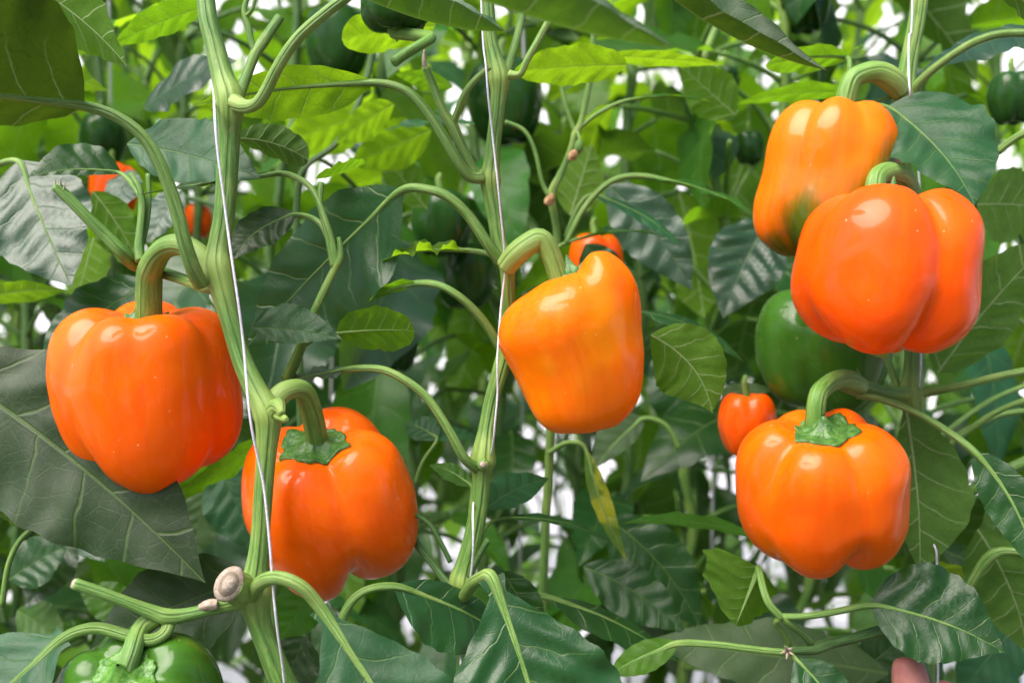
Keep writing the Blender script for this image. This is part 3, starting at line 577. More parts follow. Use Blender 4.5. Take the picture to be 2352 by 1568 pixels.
leaf(VM, (1760, 1240, .58), (1428, 1202, .57), (26, 38), (0, .75, .3), 'mid', (-10, -45, 0))
leaf(VM, (1395, 1190, .64), (1610, 1445, .62), (75, 100), (.1, .2, 1), 'dark', (35, -35, 0), label='very dark leaf with a pale midrib low in the middle')
leaf(VM, (1340, 1300, .60), (1575, 1455, .58), (60, 70), (0, .45, .9), 'dark', (20, -25, 0), quilt=.05)
leaf(VM, (1480, 960, .68), (1360, 1080, .66), (30, 55), (.1, .4, .8), 'pale', (0, -20, 0), stalk=[(1560, 1030, .68), (1530, 975, .68)], sr=(7, 6))
leaf(VM, (1345, 1030, .60), (1440, 1288, .58), (26, 22), (-.4, .3, .8), 'yellow', (-15, 10, 0), stalk=[(1260, 1040, .61), (1295, 1018, .605), (1325, 1015, .60)], sr=(6, 5), label='narrow leaf turning yellow at its tip')
# shoots just behind the left
VN = vine('small leafy pepper shoots between the thick vine and the middle vine', 800, .64, 'pepper vines in the second row')
stem(VN, [(900, -400, .66, 8, 0), (880, -60, .66, 8, 0), (850, 150, .66, 8, 0), (800, 290, .65, 7, 0), (755, 345, .645, 7, 0), (705, 380, .64, 7, 0), (680, 470, .64, 8, 0), (690, 900, .64, 9, 0), (700, 1300, .64, 10, 0), (720, 2000, .64, 12, 0), bot(800, .64, 14)], STEMD, seg=12)
leaf(VN, (905, 240, .64), (770, 330, .62), (40, 50), (0, .5, -.6), 'bright', (0, -10, 0))
leaf(VN, (860, 255, .68), (640, 330, .66), (75, 75), (.1, .5, -.6), 'bright', (0, 0, 0))
leaf(VN, (990, 300, .66), (800, 380, .66), (62, 62), (.1, .5, -.6), 'bright', (0, 0, 0))
leaf(VN, (1090, 285, .60), (880, 300, .60), (20, 34), (0, .75, .45), 'teal', (0, -22, 0), wave=.2)
leaf(VN, (980, 480, .68), (860, 330, .68), (50, 45), (0, .5, -.6), 'mid', (0, 0, 0))
leaf(VN, (1040, 200, .62), (905, 170, .62), (26, 42), (0, .7, -.4), 'mid', (0, -10, 0))
leaf(VL, (212, 440, .60), (335, 640, .60), (70, 50), (.1, .3, -.8), 'mid', (10, -20, 0))
leaf(VL, (300, 390, .64), (258, 490, .62), (45, 42), (-.1, .1, 1), 'blue', (0, 0, 0))
leaf(VL, (420, 440, .62), (340, 560, .60), (40, 52), (.1, .5, .8), 'blue', (-10, -10, 0))
leaf(VL, (215, 545, .62), (175, 690, .60), (60, 60), (.1, .5, -.8), 'bright', (0, 0, 0))
leaf(VL, (500, 1060, .60), (590, 1270, .58), (85, 75), (-.1, .3, 1), 'teal', (0, 0, 0))
leaf(VL, (75, 1210, .50), (-60, 1120, .48), (40, 50), (0, .8, .6), 'pale', (0, -20, 0), stalk=[(5, 1390, .50), (18, 1300, .50), (45, 1240, .50)], sr=(7, 6))
leaf(VL, (-20, 120, .62), (250, 210, .62), (50, 60), (0, .6, -.6), 'bright', (0, -10, 0))
# right vine
leaf(VR, (2040, 244, .52), (2238, 472, .47), (150, 100), (-.05, .25, 1), 'teal', (45, -15, 0), stalk=[(2085, 215, .538), (2000, 236, .535)], sr=(4, 3), p=.62, nu=40, nv=20, label='grey green heart shaped leaf above the largest orange pepper')
leaf(VR, (2000, 1388, .50), (2308, 1498, .48), (125, 105), (.05, .35, 1), 'dark', (20, -30, 0), stalk=[(1795, 1415, .49), (1850, 1415, .49), (1930, 1402, .495)], sr=(8, 8), bw=.06, p=.75, curl=.1, label='dark green wavy leaf in the lower right, under the lowest orange pepper')
leaf(VR, (1742, 1302, .51), (1690, 1436, .50), (125, 125), (-.1, .5, -.8), 'mid', (0, 0, 0), stalk=[(1795, 1418, .49), (1765, 1385, .49), (1750, 1340, .495)], sr=(9, 8), p=.22, q=.75, smat=PET, curl=-.2, bw=.3)
leaf(VR, (1826, 1510, .49), (1990, 1720, .47), (60, 85), (.1, .4, 1), 'dark', (15, -10, 0), stalk=[(1812, 1495, .497)], sr=(6, 5))
leaf(VR, (2040, 1545, .56), (1480, 1470, .58), (85, 85), (0, .55, .9), 'pale', (0, -10, 0), fold=.05, wave=.15)
leaf(VR, (2078, 920, .545), (2112, 1312, .54), (55, 125), (.1, .1, -1), 'pale', (25, 40, 0), p=1.15, label='pale underside of a leaf hanging beside the lowest orange pepper')
leaf(VR, (2155, 855, .58), (2430, 540, .56), (95, 110), (-.1, .3, -1), 'pale', (-10, -25, 0), p=.7, quilt=.08, label='upturned leaf with pale veins at the right edge')
leaf(VR, (2245, 470, .60), (2420, 480, .62), (90, 85), (.1, .2, -1), 'pale', (0, -10, 0))
leaf(VR, (2235, 1035, .48), (2385, 1330, .46), (50, 60), (-.5, .4, .7), 'dark', (45, -30, 0), stalk=[(1968, 908, .52), (2020, 915, .512), (2100, 945, .50), (2180, 992, .488)], sr=(8, 9), smat=PET, bw=.14)
leaf(VR, (2420, 60, .58), (2115, 165, .56), (80, 50), (0, .8, .55), 'blue', (0, -30, 0))
leaf(VR, (2260, -60, .50), (2450, 90, .46), (50, 60), (0, .7, -.5), 'dark', (10, -10, 0))
leaf(VR, (1945, 132, .57), (1758, 150, .56), (34, 52), (0, .75, -.5), 'mid', (0, -20, 0), p=.6, q=.7, stalk=[(1950, 175, .56), (1952, 148, .56)], sr=(6, 5), smat=PET)
leaf(VR, (1935, 128, .58), (1990, 100, .60), (20, 14), (0, .9, -.3), 'mid', (0, 0, 0))
leaf(VR, (1960, 215, .60), (1690, 240, .60), (36, 34), (0, .8, -.4), 'mid', (0, -25, 0))
leaf(VR, (2245, 1215, .55), (2360, 1500, .57), (90, 90), (.2, .3, -1), 'pale', (40, 0, 0))
tube('branch', [(2200, 1400, .56, 9, 0), (2235, 1330, .55, 10, 0), (2275, 1275, .545, 12, 0), (2330, 1265, .54, 9, 0), (2420, 1290, .53, 8, 0)], PET, VR)
leaf(VR, (2330, 1150, .60), (2240, 1270, .58), (50, 45), (0, .3, -1), 'pale', (0, 0, 0))
leaf(VR, (2130, 1290, .62), (2290, 1400, .62), (26, 40), (0, .7, -.5), 'yellow', (10, -20, 0))
leaf(VR, (2160, 1260, .70), (2420, 1430, .70), (60, 90), (.1, .7, .6), 'dusty', (10, -30, 0))
leaf(VR, (2270, 1350, .66), (2380, 1520, .66), (55, 55), (0, .3, -1), 'yellow', (0, 0, 0))
for a, b, r in (((2170, 1030, .58), (2400, 905, .56), 7), ((2180, 1010, .60), (2400, 940, .60), 7), ((2150, 1010, .58), (2400, 870, .64), 6), ((2290, 350, .56), (2420, 300, .54), 9)):
    tube('branch', [(a[0], a[1], a[2], r, .2), ((a[0]+b[0])/2, (a[1]+b[1])/2-22, (a[2]+b[2])/2, r, 0), (b[0], b[1], b[2], r, 0)], PET, VR)

# ------------------------------------------------------------ peppers in front
GO = 'ripe orange bell peppers in the front row'
pepper('bell_pepper', 'large boxy orange bell pepper at far left, hanging beside the thick stem', (338, 903, .50), 203, 210, tilt=10, roll=0, mat=ORA,
  grooves=((-40, .22, .08, .22), (72, .16, .07, .18), (150, .2, .05, .2), (-125, .2, .05, .2), (14, .12, .0, .0)),
  lobes=((-18, .0, .0, 1.0), (14, .0, .07, 1.0), (48, .0, -.03, 1.0), (105, -.02, -.10, 1.06), (-75, .0, -.10, 1.05), (190, .02, -.1, 1)),
  Wt=((1, .98), (.6, .99), (.1, .99), (-.4, .97), (-.75, .91), (-1, .84)), Xt=((1, .0), (0, 0), (-1, .05)), cav=.24, bot=.2, seed=1, n=4.4,
  stalk=[(492, 628, .463, 24, .8), (464, 595, .465, 28, .9), (434, 567, .467, 25, .6), (400, 560, .470, 25, .3), (366, 578, .475, 26, .1), (345, 622, .482, 28, 0), (341, 670, .489, 30, 0)], cal=.26, group=GO)
pepper('bell_pepper', 'orange bell pepper with dark green cap, behind the lower part of the thick stem', (757, 1157, .505), 194, 196, tilt=28, roll=-3, mat=ORA,
  grooves=((24, .26, .09, .42), (-62, .25, .05, .2), (120, .2, .05, .2), (-150, .2, .05, .2)),
  lobes=((-18, -.04, .12, 1.0), (68, .02, -.02, 1.04), (-105, -.06, -.14, 1.02), (170, .06, -.1, 1)),
  Wt=((1, .98), (.6, .99), (.2, 1), (-.3, .99), (-.7, .97), (-1, .92)), Xt=((1, -.04), (0, 0), (-1, .02)), cav=.26, bot=.25, seed=2,
  stalk=[(620, 938, .455, 24, .9), (645, 900, .459, 24, .8), (684, 892, .466, 22, .4), (718, 928, .477, 25, 0)], cal=.40, group=GO)
pepper('bell_pepper', 'golden orange bell pepper hanging askew in the middle, narrow at its base', (1318, 806, .49), 166, 188, tilt=5, roll=-9, mat=ORY,
  grooves=((96, .16, .06, .2), (-100, .15, .03, .12), (170, .2, .05, .2), (24, .04, .0, .03)),
  lobes=((-35, -.05, .0, 1.0), (8, .0, .02, 1.0), (40, .25, .02, 1.03), (80, .24, .0, 1.07), (115, .0, -.12, 1.16), (-70, -.14, 0, 1.06), (-140, -.1, -.1, 1), (180, .0, -.1, 1)),
  Wt=((1, .92), (.7, 1.0), (.35, 1.0), (0, .92), (-.4, .84), (-.75, .79), (-1, .74)), Xt=((1, .10), (.3, -.02), (-.2, .05), (-1, .03)), cav=.12, bot=.15, seed=3,
  stalk=[(1163, 612, .492, 24, .9), (1188, 580, .486, 27, .7), (1226, 555, .484, 26, .4), (1268, 562, .485, 23, .1)], cal=.30, group=GO)
def g4(a, h):
    v = 0.
    v += max(0, 1-abs(a-34)/38)*max(0, min(1, (.7-h)/.8))*.9
    v += max(0, 1-abs(a+26)/48)*max(0, min(1, (.25-h)/1.1))*1.1
    v += max(0, min(1, (-.62-h)/.45))*.9
    return .88*(1-math.exp(-2.4*v))
pepper('bell_pepper', 'orange bell pepper still partly green at its base, uppermost on the right', (1905, 422, .53), 162, 198, tilt=6, roll=3, mat=ORM,
  grooves=((-48, .16, .09, .22), (72, .2, .05, .2), (150, .2, .05, .2), (-120, .2, .05, .2), (8, .13, .0, .04)),
  lobes=((-22, .03, .0, 1.0), (30, .0, .05, 1.02), (100, -.04, -.06, 1.06), (-80, .0, -.06, 1.07), (190, .0, -.1, 1)),
  Wt=((1, .92), (.6, .95), (.1, .93), (-.3, .98), (-.7, .97), (-1, .85)), Xt=((1, .05), (.2, .03), (-.3, -.04), (-1, -.05)), cav=.20, bot=.2, seed=4, green=g4,
  stalk=[(2068, 208, .536, 26, .9), (2045, 180, .532, 28, .8), (2006, 162, .528, 24, .3), (1968, 178, .527, 23, .1), (1940, 212, .526, 24, 0)], cal=.25, group=GO)
pepper('bell_pepper', 'largest and glossiest orange bell pepper, deeply grooved, on the right', (2031, 622, .485), 205, 202, tilt=2, roll=3, mat=ORR,
  grooves=((20, .30, .16, .34), (-76, .14, .05, .16), (120, .2, .05, .2), (-150, .2, .05, .2)),
  lobes=((-28, .0, .02, 1.02), (68, .02, -.02, 1.04), (-100, -.05, -.10, 1.02), (-170, -.1, .0, 1), (140, -.1, .04, .96)),
  Wt=((1, .90), (.6, .98), (.1, 1), (-.3, 1.0), (-.7, .95), (-1, .86)), Xt=((1, .04), (0, 0), (-1, .02)), cav=.26, bot=.2, seed=5, n=3.5,
  stalk=[(2098, 455, .54, 20, .8), (2082, 412, .515, 23, .7), (2048, 392, .502, 23, .3), (2015, 405, .495, 22, .1), (2008, 450, .49, 24, 0)], cal=.2, group=GO)
pepper('bell_pepper', 'lowest orange bell pepper on the right, with a jagged green cap and a deep notch', (1890, 1130, .50), 186, 188, tilt=24, roll=-4, mat=ORA,
  grooves=((14, .18, .09, .40), (-58, .2, .04, .13), (105, .2, .05, .2), (-140, .2, .05, .2), (165, .2, .05, .2)),
  lobes=((-25, -.02, .02, 1.0), (60, .03, .03, 1.04), (-85, .02, -.03, 1.04), (175, .0, -.1, 1), (130, .05, -.1, 1)),
  Wt=((1, .95), (.6, 1.0), (.2, 1.0), (-.3, .99), (-.7, .95), (-1, .88)), Xt=((1, -.06), (.2, -.03), (-1, .07)), cav=.25, bot=.25, seed=6,
  stalk=[(1972, 888, .522, 24, .5), (1950, 875, .515, 26, .3), (1920, 870, .508, 22, .2), (1885, 898, .494, 21, 0), (1870, 940, .486, 23, 0)], cal=.40, group=GO)
pepper('bell_pepper', 'large green bell pepper behind the largest orange one', (1895, 805, .62), 158, 150, tilt=0, roll=0, mat=GRN,
  grooves=((-30, .2, .08, .2), (60, .2, .06, .2), (150, .2, .05, .2), (-120, .2, .05, .2)), seed=7,
  lobes=((15, .0, .05, 1.0), (105, -.02, -.1, 1.0), (-75, .0, -.1, 1.03), (190, .02, -.1, 1)))
pepper('bell_pepper', 'green bell pepper seen from above in the bottom left corner', (322, 1640, .44), 196, 186, tilt=40, roll=0, mat=GRN,
  grooves=((10, .28, .06, .3), (-80, .25, .06, .2), (85, .22, .05, .2), (175, .25, .05, .2), (-135, .2, .05, .2)), seed=8,
  lobes=((50, .0, .1, 1.0), (130, -.0, -.1, 1.0), (-35, .0, -.1, 1.03), (-110, 0, 0, 1.03), (190, .02, -.1, 1)), cav=.25, cal=.42,
  stalk=[(368, 1418, .437, 18, .3), (340, 1428, .437, 22, .2), (316, 1452, .433, 22, 0), (306, 1490, .424, 23, 0)], sm=STEM, capm=plain('wet_cap_green', (.05, .17, .015), .25, 300., (.11, .26, .04), .9, .0014))
pepper('bell_pepper', 'dark green bell pepper hidden under a leaf at the top centre', (912, 0, .52), 85, 78, tilt=180, mat=GRD, seed=9, cav=.12,
  stalk=[(905, 143, .49, 12, 0), (940, 118, .495, 12, 0), (985, 92, .50, 12, .0), (990, 84, .51, 14, .2)])

for bs, tp, hw_, n_, mt in (
  ((1960, 1560, .62), (2110, 1440, .62), (50, 55), (.1, .5, .8), 'dark'), ((2160, 1480, .64), (2010, 1600, .63), (70, 70), (0, .4, 1), 'dark'),
  ((2330, 1440, .66), (2200, 1600, .64), (80, 80), (0, .4, 1), 'teal'), ((1960, 1300, .66), (2090, 1400, .66), (45, 45), (0, .6, .7), 'mid'),
  ((1620, 1290, .66), (1740, 1420, .66), (60, 60), (0, .5, .9), 'dark')):
    leaf(VR, bs, tp, hw_, n_, mt, (0, -10, 0))
for bs, tp, hw_, n_, mt in (
  ((20, 1330, .60), (160, 1250, .60), (60, 60), (0, .4, 1), 'dark'), ((160, 1230, .62), (60, 1400, .60), (60, 60), (.1, .4, .9), 'blue'),
  ((300, 1420, .60), (180, 1350, .60), (40, 50), (0, .5, .8), 'mid'), ((120, 1130, .66), (240, 1290, .64), (65, 65), (0, .4, .9), 'blue'),
  ((470, 1130, .60), (440, 1290, .60), (55, 55), (0, .3, 1), 'pale'), ((40, 1400, .62), (150, 1480, .60), (50, 50), (0, .4, 1), 'mid'),
  ((720, 1340, .60), (640, 1480, .60), (60, 60), (0, .4, 1), 'mid'), ((700, 1460, .56), (640, 1620, .55), (70, 70), (-.1, .4, 1), 'dark')):
    leaf(VL, bs, tp, hw_, n_, mt, (0, -10, 0))
# ------------------------------------------------------------ a hand steadying the lower branch
SKIN = plain('skin', (.36, .125, .115), .6, 90., (.42, .17, .15), .25, .0006, Subsurface_Weight=.3, Subsurface_Scale=.006)
def hand():
    nodes = [(2330, 2500, .53, 62), (2300, 2250, .53, 58), (2270, 2080, .53, 75), (2255, 1960, .53, 85),      # forearm, wrist, palm
             (2190, 1900, .52, 62), (2140, 1800, .512, 52), (2112, 1670, .508, 48), (2092, 1570, .507, 46), (2085, 1525, .508, 38), (2082, 1506, .509, 26),  # thumb
             (2335, 1850, .53, 50), (2330, 1730, .545, 40), (2255, 1640, .56, 36), (2175, 1590, .56, 31), (2135, 1578, .558, 22),   # index
             (2385, 1900, .545, 48), (2400, 1790, .57, 40), (2325, 1700, .585, 36), (2245, 1665, .58, 32), (2205, 1660, .575, 22),
             (2400, 1960, .565, 46), (2425, 1880, .59, 37), (2365, 1795, .60, 34), (2290, 1765, .595, 30), (2250, 1765, .59, 20),
             (2390, 2030, .585, 42), (2420, 1975, .61, 32), (2370, 1905, .615, 29), (2310, 1880, .61, 26), (2280, 1882, .605, 18)]
    edges = [(0, 1), (1, 2), (2, 3), (2, 4), (4, 5), (5, 6), (6, 7), (7, 8), (8, 9), (3, 10), (3, 15), (3, 20), (2, 25)]
    for s_ in (10, 15, 20, 25): edges += [(s_+k, s_+k+1) for k in range(4)]
    o0 = D(*nodes[1][:3])
    me = bpy.data.meshes.new('person'); me.from_pydata([tuple(D(*n[:3])-o0) for n in nodes], edges, [])
    o = bpy.data.objects.new('person', me); link(o, None, o0)
    o.modifiers.new('skin', 'SKIN'); sv = me.skin_vertices[0].data
    for i, n in enumerate(nodes): sv[i].radius = (n[3]*K*n[2],)*2
    sv[1].use_root = True
    m = o.modifiers.new('sub', 'SUBSURF'); m.levels = 2; m.render_levels = 3
    dg = bpy.context.evaluated_depsgraph_get(); dg.update()
    me2 = bpy.data.meshes.new_from_object(o.evaluated_get(dg)); o.modifiers.clear(); o.data = me2
    me2.materials.clear(); me2.materials.append(SKIN); me2.polygons.foreach_set('use_smooth', [True]*len(me2.polygons))
    tag(o, 'pink thumb of a hand pressing against the dark branch at the bottom right', 'person')
hand()
# ------------------------------------------------------------ the rows behind (and unseen foliage added for the reflections)
rnd = random.Random(11)
def proto_leaf(name, mat, seed, hw, fold, curl, wave, droop):
    X, Z = Vector((1, 0, 0)), Vector((0, 0, 1))
    vs, fs, uv = leaf_mesh(Vector((0, 0, 0)), Vector((.5, 0, .13*droop)), Vector((1, 0, -.30*droop)), hw, hw*rnd.uniform(.9, 1.1), Z, (Z+X*.35*droop), fold, curl, wave, 18, 8, seed, rnd.uniform(.6, 1.0), rnd.uniform(.8, 1.3), .02)
    me = bpy.data.meshes.new('leaf'); me.from_pydata([tuple(v) for v in vs], [], fs)
    lay = me.uv_layers.new(name='UVMap')
    for l in me.loops: lay.data[l.index].uv = uv[l.vertex_index]
    me.polygons.foreach_set('use_smooth', [True]*len(me.polygons)); me.materials.append(LM[mat]); return me
PL = {m: [proto_leaf('leaf', m, 50+i*7+len(m), rnd.uniform(.2, .36), rnd.uniform(.05, .4), rnd.uniform(-.05, .3), rnd.uniform(.05, .16), rnd.uniform(.4, 1.3)) for i in range(5)]
      for m in ('dark', 'teal', 'blue', 'mid', 'bright', 'dusty', 'yellow')}
def bg_leaf(pl, base, d, up, L, mat):
    d = d.normalized(); n = (up-d*up.dot(d)).normalized(); s = n.cross(d)
    o = bpy.data.objects.new('leaf', rnd.choice(PL[mat])); col.objects.link(o); o.parent = pl
    o.location = base-ORG[pl.name]; o.rotation_euler = Matrix((d, s, n)).transposed().to_euler(); o.scale = (L,)*3
    return o
def bg_plant(x, y, label, group, z0, z1, gap=.085, keep=1., lo=.0, mats=None, lmin=.10, lmax=.16, seg=8, per=3, twin=True, ymin=None):
    pl = empty('pepper_plant', Vector((x, y, 0)), label, 'pepper plant', group)
    V, F, U, A = [], [], [], []
    def add(P, sg, st):
        v, f, u, a = tube_mesh(P, sg, st, .03, rnd.random()*9, .06); b = len(V)
        V.extend(v); F.extend([tuple(i+b for i in q) for q in f]); U.extend(u); A.extend(a)
    for br_ in range(2 if twin else 1):
        P = []; z = z0-.05; cx = x+(br_-.5)*.10*(twin); cy = y+rnd.uniform(-.03, .03); k = 0; nodes = []
        P.append((Vector((x, y, 0)), .007, 0)); P.append((Vector((cx, cy, max(z-.15, .1))), .006, 0))
        while z < z1:
            cx += rnd.uniform(-.014, .014); cy += rnd.uniform(-.01, .01)
            P.append((Vector((cx, cy, z)), .0036, 0)); zz = z+gap*.5
            q = Vector((cx+rnd.uniform(-.008, .008), cy, zz)); P.append((q, .0050, .5)); nodes.append(q); z += gap*rnd.uniform(.85, 1.2)
        add(P, seg, 3)
        for q in nodes:
            az0 = rnd.uniform(0, 6.28)
            for j in range(per):
                if rnd.random() > keep: continue
                if q.z < lo and rnd.random() < .5: continue
                az = az0+j*2.4+rnd.uniform(-.4, .4); el = rnd.uniform(.1, .9); pl_ = rnd.uniform(.045, .10)
                o = Vector((math.cos(az), math.sin(az), 0))
                e = q+o*pl_*math.cos(el)+Vector((0, 0, pl_*math.sin(el)))
                if ymin and e.y < ymin: continue
                m_ = q+(o*pl_*.45*math.cos(el))+Vector((0, 0, pl_*math.sin(el)*.75))
                add([(q, .0026, .4), (m_, .0021, 0), (e, .0018, 0)], 6, 3)
                dr = rnd.uniform(.05, 1.25)
                d_ = o*math.cos(dr)-Vector((0, 0, math.sin(dr)))
                up = Vector((rnd.uniform(-.5, .5), rnd.uniform(-.5, .5), 1))
                L = rnd.uniform(lmin, lmax)
                if ymin and (e+d_*L).y < ymin: continue
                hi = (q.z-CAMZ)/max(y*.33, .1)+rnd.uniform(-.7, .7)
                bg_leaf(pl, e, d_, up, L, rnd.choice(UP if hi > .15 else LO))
    build('stem', V, F, STEM if rnd.random() < .3 else STEMD, pl, None, U, {'node': A})
    return pl
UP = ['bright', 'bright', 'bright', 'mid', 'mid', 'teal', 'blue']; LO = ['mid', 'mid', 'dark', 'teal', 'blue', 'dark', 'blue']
MX = ['mid', 'mid', 'bright', 'bright', 'mid', 'dark', 'teal', 'blue', 'blue', 'teal', 'dark']
rows = [
 # y, xs, half height, group, keep
 (.86, [-.50, -.33, -.15, .03, .21, .40, .58], .36, 'pepper vines in the second row', .80),
 (1.20, [-.66, -.46, -.27, -.08, .11, .30, .50, .70], .46, 'pepper vines in the third row', .85),
 (1.75, [-.9, -.64, -.38, -.12, .14, .40, .66, .95], .62, 'pepper vines in the fourth row', .8),
 (2.8, [-1.5, -1.1, -.7, -.3, .1, .5, .9, 1.3, 1.7], .78, 'pepper vines in the row across the next path', .85),
 (4.4, [-2.3, -1.75, -1.15, -.55, .05, .65, 1.25, 1.8, 2.4], 1.15, 'far pepper vines', .95),
]
for y, xs, hh, grp, keep in rows:
    for i, x in enumerate(xs):
        wh = ['farthest left', 'second from the left', 'third from the left', 'fourth from the left', 'fifth from the left', 'sixth from the left', 'seventh from the left', 'eighth from the left', 'ninth from the left'][i]
        if i == len(xs)-1: wh = 'farthest right'
        lab = {'1.75': 'blurred vine in the fourth row, ', '.86': 'leafy vine just behind the front row, ', '1.2': 'blurred leafy vine two rows behind the front, ', '2.8': 'distant blurred vine across the path, ', '4.4': 'very distant blurred vine against the light, '}[('%g' % y).lstrip('0')]+wh
        bg_plant(x+rnd.uniform(-.03, .03), y+rnd.uniform(-.04, .04), lab, grp, CAMZ-hh, CAMZ+hh, gap=.062 if y < 1.5 else (.09 if y < 2 else .14), keep=keep, lo=CAMZ-.3, mats=MX, lmin=.06 if y < 2 else .15, lmax=.135 if y < 2 else .22, ymin=.66 if y < 1 else None)
for x, y, hh, lab in ((-.70, .88, .34, 'leafy vine of the second row just outside the left edge'), (.78, .88, .34, 'leafy vine of the second row just outside the right edge'),
                      (-.90, 1.22, .44, 'blurred vine of the third row just outside the left edge'), (.93, 1.22, .44, 'blurred vine of the third row just outside the right edge'),
                      (-1.25, 1.8, .6, 'blurred vine of the fourth row just outside the left edge'), (-1.95, 2.8, .9, 'distant vine just outside the left edge')):
    bg_plant(x, y, lab, 'vines that close the rows at the sides', CAMZ-hh, CAMZ+hh, gap=.09, keep=.8, lo=CAMZ-.3, mats=MX, lmin=.09, lmax=.15)
def mass(name, label, y0, y1, x0, x1, z0, z1, n, seed):
    """unseen leaf mass added out of frame to darken what the glossy skins mirror"""
    rr = random.Random(seed); V, F, U = [], [], []
    X, Z = Vector((1, 0, 0)), Vector((0, 0, 1))
    protos = [leaf_mesh(Vector((0, 0, 0)), Vector((.5, 0, .1)), Vector((1, 0, -.25)), .3, .3, Z, Z, .2, .1, .1, 8, 4, i) for i in range(3)]
    for i in range(n):
        vs, fs, uv = rr.choice(protos); az = rr.uniform(0, 6.28); dr = rr.uniform(0, 1.2)
        d_ = Vector((math.cos(az)*math.cos(dr), math.sin(az)*math.cos(dr), -math.sin(dr)))
        up = Vector((rr.uniform(-.5, .5), rr.uniform(-.5, .5), 1)); nn = (up-d_*up.dot(d_)).normalized(); ss_ = nn.cross(d_)
        M3 = Matrix((d_, ss_, nn)).transposed()*rr.uniform(.12, .18); o = Vector((rr.uniform(x0, x1), rr.uniform(y0, y1), rr.uniform(z0, z1))); b = len(V)
        V.extend([o+M3 @ v for v in vs]); F.extend([tuple(k+b for k in q) for q in fs]); U.extend(uv)
    return tag(build(name, V, F, LM['dark'], None, Vector((0, y0, 0)), U), label, 'foliage', kind='stuff')
mass('reflection_foliage', 'unseen pepper foliage behind the camera, added to darken reflections', -.95, -.6, -2.2, 2.2, .25, 1.5, 1300, 5)  # behind the camera, added so the skins mirror dark green
mass('reflection_foliage', 'unseen low foliage under the front row, added to darken reflections', .30, .62, -1.2, 1.2, .1, .60, 420, 6)  # below the frame, added so pepper undersides mirror leaves, not white film
# ------------------------------------------------------------ peppers further back
def dup(root, label, loc, rz, s, group, fm=None, tilt=0):
    r = root.copy(); col.objects.link(r); r.location = loc; r.rotation_euler = (tilt, 0, rz); r.scale = (s,)*3
    r['label'] = label; r['group'] = group; ORG[r.name] = loc.copy()
    for c in root.children:
        k = c.copy(); col.objects.link(k); k.parent = r
        if fm and c.name.startswith('fruit'):
            k.data = fm
    return r
GB = 'unripe and ripe peppers hanging further back'
base_g = pepper('bell_pepper', 'dark green bell pepper behind the top of the middle vine', (1160, 235, .80), 88, 100, mat=GRD, seed=12, nu=48, nv=40, stalk=[(1158, 90, .80, 8, 0), (1150, 105, .80, 10, .2), (1152, 120, .80, 10, 0)], cal=.3, group=GB)
gm = [c for c in base_g.children if c.name.startswith('fruit')][0].data
om = gm.copy(); om.materials.clear(); om.materials.append(ORR)
g2 = gm.copy(); g2.materials.clear(); g2.materials.append(GRN)
p0 = D(1160, 235, .80)
for x, y, Y, wpx, fm, lab in (
  (775, 110, .78, 150, None, 'dark green bell pepper in the upper left, behind bright leaves'),
  (1720, 345, .80, 70, None, 'small dark green pepper left of the uppermost orange pepper'),
  (1300, 370, .84, 110, None, 'dark green pepper behind the thin stems right of the middle vine'),
  (1015, 525, .74, 140, None, 'dark green pepper between the large dark leaf and the middle vine'),
  (1070, 645, .78, 140, None, 'dark glossy green pepper left of the slanted golden pepper'),
  (1850, 25, .80, 110, None, 'dark green pepper at the top edge, above the uppermost orange pepper'),
  (2325, 235, .66, 110, None, 'green pepper cut off by the right edge near the top'),
  (235, 330, .85, 110, None, 'green pepper in the shade of the left leaves'),
  (905, 800, .72, 120, None, 'very dark green pepper beneath the small rounded leaf left of the middle vine'),
  (1670, 190, .95, 60, None, 'tiny dark green pepper far back at upper right'),
  (262, 445, .80, 110, om, 'orange pepper mostly hidden behind leaves at upper left'),
  (455, 515, .95, 70, om, 'small blurred orange pepper between leaves at the left'),
  (1368, 622, .72, 135, om, 'orange pepper peeping out behind the slanted golden pepper'),
  (105, 850, .85, 50, om, 'orange pepper sliver beside the leftmost big pepper'),
  (1715, 985, .615, 135, om, 'smaller orange pepper behind and left of the lowest right pepper'),
  (1805, 625, .78, 60, om, 'orange pepper glimpsed left of the largest orange pepper'),
  (225, 1400, .95, 30, om, 'tiny orange spot of a far pepper at lower left'),
  (175, 1455, .90, 60, g2, 'small green pepper in the dark at lower left'),
  (2345, 640, .9, 40, om, 'tiny far orange pepper at the right edge'),
  (930, 1240, 1.3, 50, g2, 'small far green pepper below the middle')):
    s = wpx*Y/(176*.80)
    dup(base_g, lab, D(x, y, Y)+Vector((0, 0, .030*s)), rnd.uniform(-1, 1), s, GB, fm)

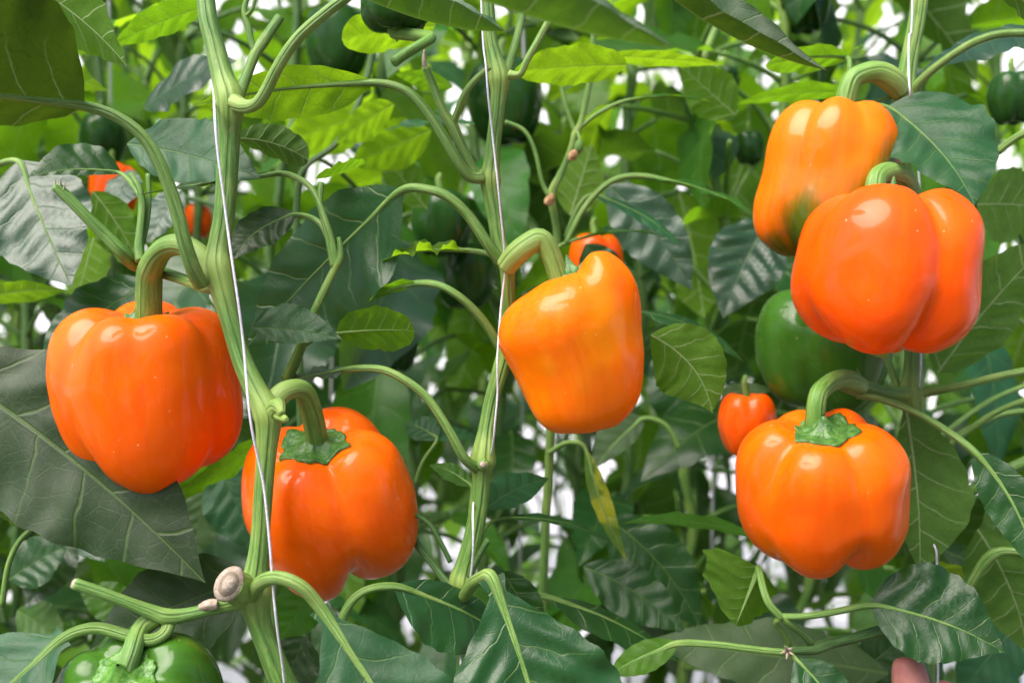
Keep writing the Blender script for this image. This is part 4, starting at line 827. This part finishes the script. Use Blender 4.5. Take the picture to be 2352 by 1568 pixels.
# ------------------------------------------------------------ training twine
TW = [3.0]
GS = 'white twines the vines are trained on'
def twine(lab, pix):
    P = [(D(a[0], a[1], a[2]), (a[3] if len(a) > 3 else TW[0])*K*a[2], 0) for a in pix]
    v, f, u, a = tube_mesh(P, 8, 8, .12, 3, .1, 3)
    o = build('training_twine', v, f, STRING, None, P[0][0], u, {'node': a}); return tag(o, lab, 'twine', GS)
twine('white twine running down the thick left vine and over the two left peppers', [(478, -900, .48), (480, -60, .475), (487, 80, .480), (491, 200, .47), (493, 265, .446), (500, 350, .443), (512, 440, .443), (522, 520, .442), (533, 600, .436), (548, 700, .434), (560, 800, .434), (573, 950, .424), (592, 1050, .428), (605, 1110, .43), (615, 1200, .43), (623, 1290, .43), (629, 1370, .432), (636, 1440, .434), (660, 1700, .45), (640, 2400, .46)])
TW[0] = 2.3
twine('white twine wound along the middle vine', [(1090, -800, .49), (1105, 0, .49), (1116, 150, .484), (1121, 220, .479), (1132, 320, .48), (1143, 420, .477), (1150, 490, .48), (1156, 550, .484), (1160, 620, .49), (1152, 690, .492), (1147, 750, .486), (1142, 830, .480), (1143, 900, .483), (1137, 970, .484), (1132, 1020, .49), (1115, 1090, .51), (1092, 1130, .507), (1086, 1180, .487), (1087, 1240, .483), (1083, 1310, .488), (1068, 1400, .496), (1058, 1500, .485), (1058, 1568, .483), (1050, 2000, .49)])
twine('white twine beside the right vine', [(2100, -800, .52), (2096, 0, .521), (2088, 80, .521), (2087, 160, .518), (2091, 225, .518), (2096, 290, .55), (2112, 420, .56), (2113, 700, .535), (2114, 860, .53), (2100, 940, .58), (2082, 1000, .575), (2078, 1080, .572), (2100, 1180, .575), (2145, 1250, .541), (2152, 1300, .54), (2155, 1500, .55), (2150, 2200, .55)])
for i, (x, Y) in enumerate(((1200, .9), (1640, .95), (760, 1.0), (250, .95), (1500, 1.25))):
    o = D(x, 784, Y); lab = ['straight white twine behind the middle vine', 'pale twine hanging behind, left of the uppermost orange pepper', 'far twine right of the thick vine', 'far twine at the left', 'thin twine far back in the centre right'][i]
    P = [(Vector((o.x+.004*math.sin(k*2.), Y, .2+.25*k)), .0013, 0) for k in range(9)]
    v, f, u, a = tube_mesh(P, 6, 3, 0, 1, 0)
    tag(build('training_twine', v, f, STRING, None, P[0][0], u, {'node': a}), lab, 'twine', GS)
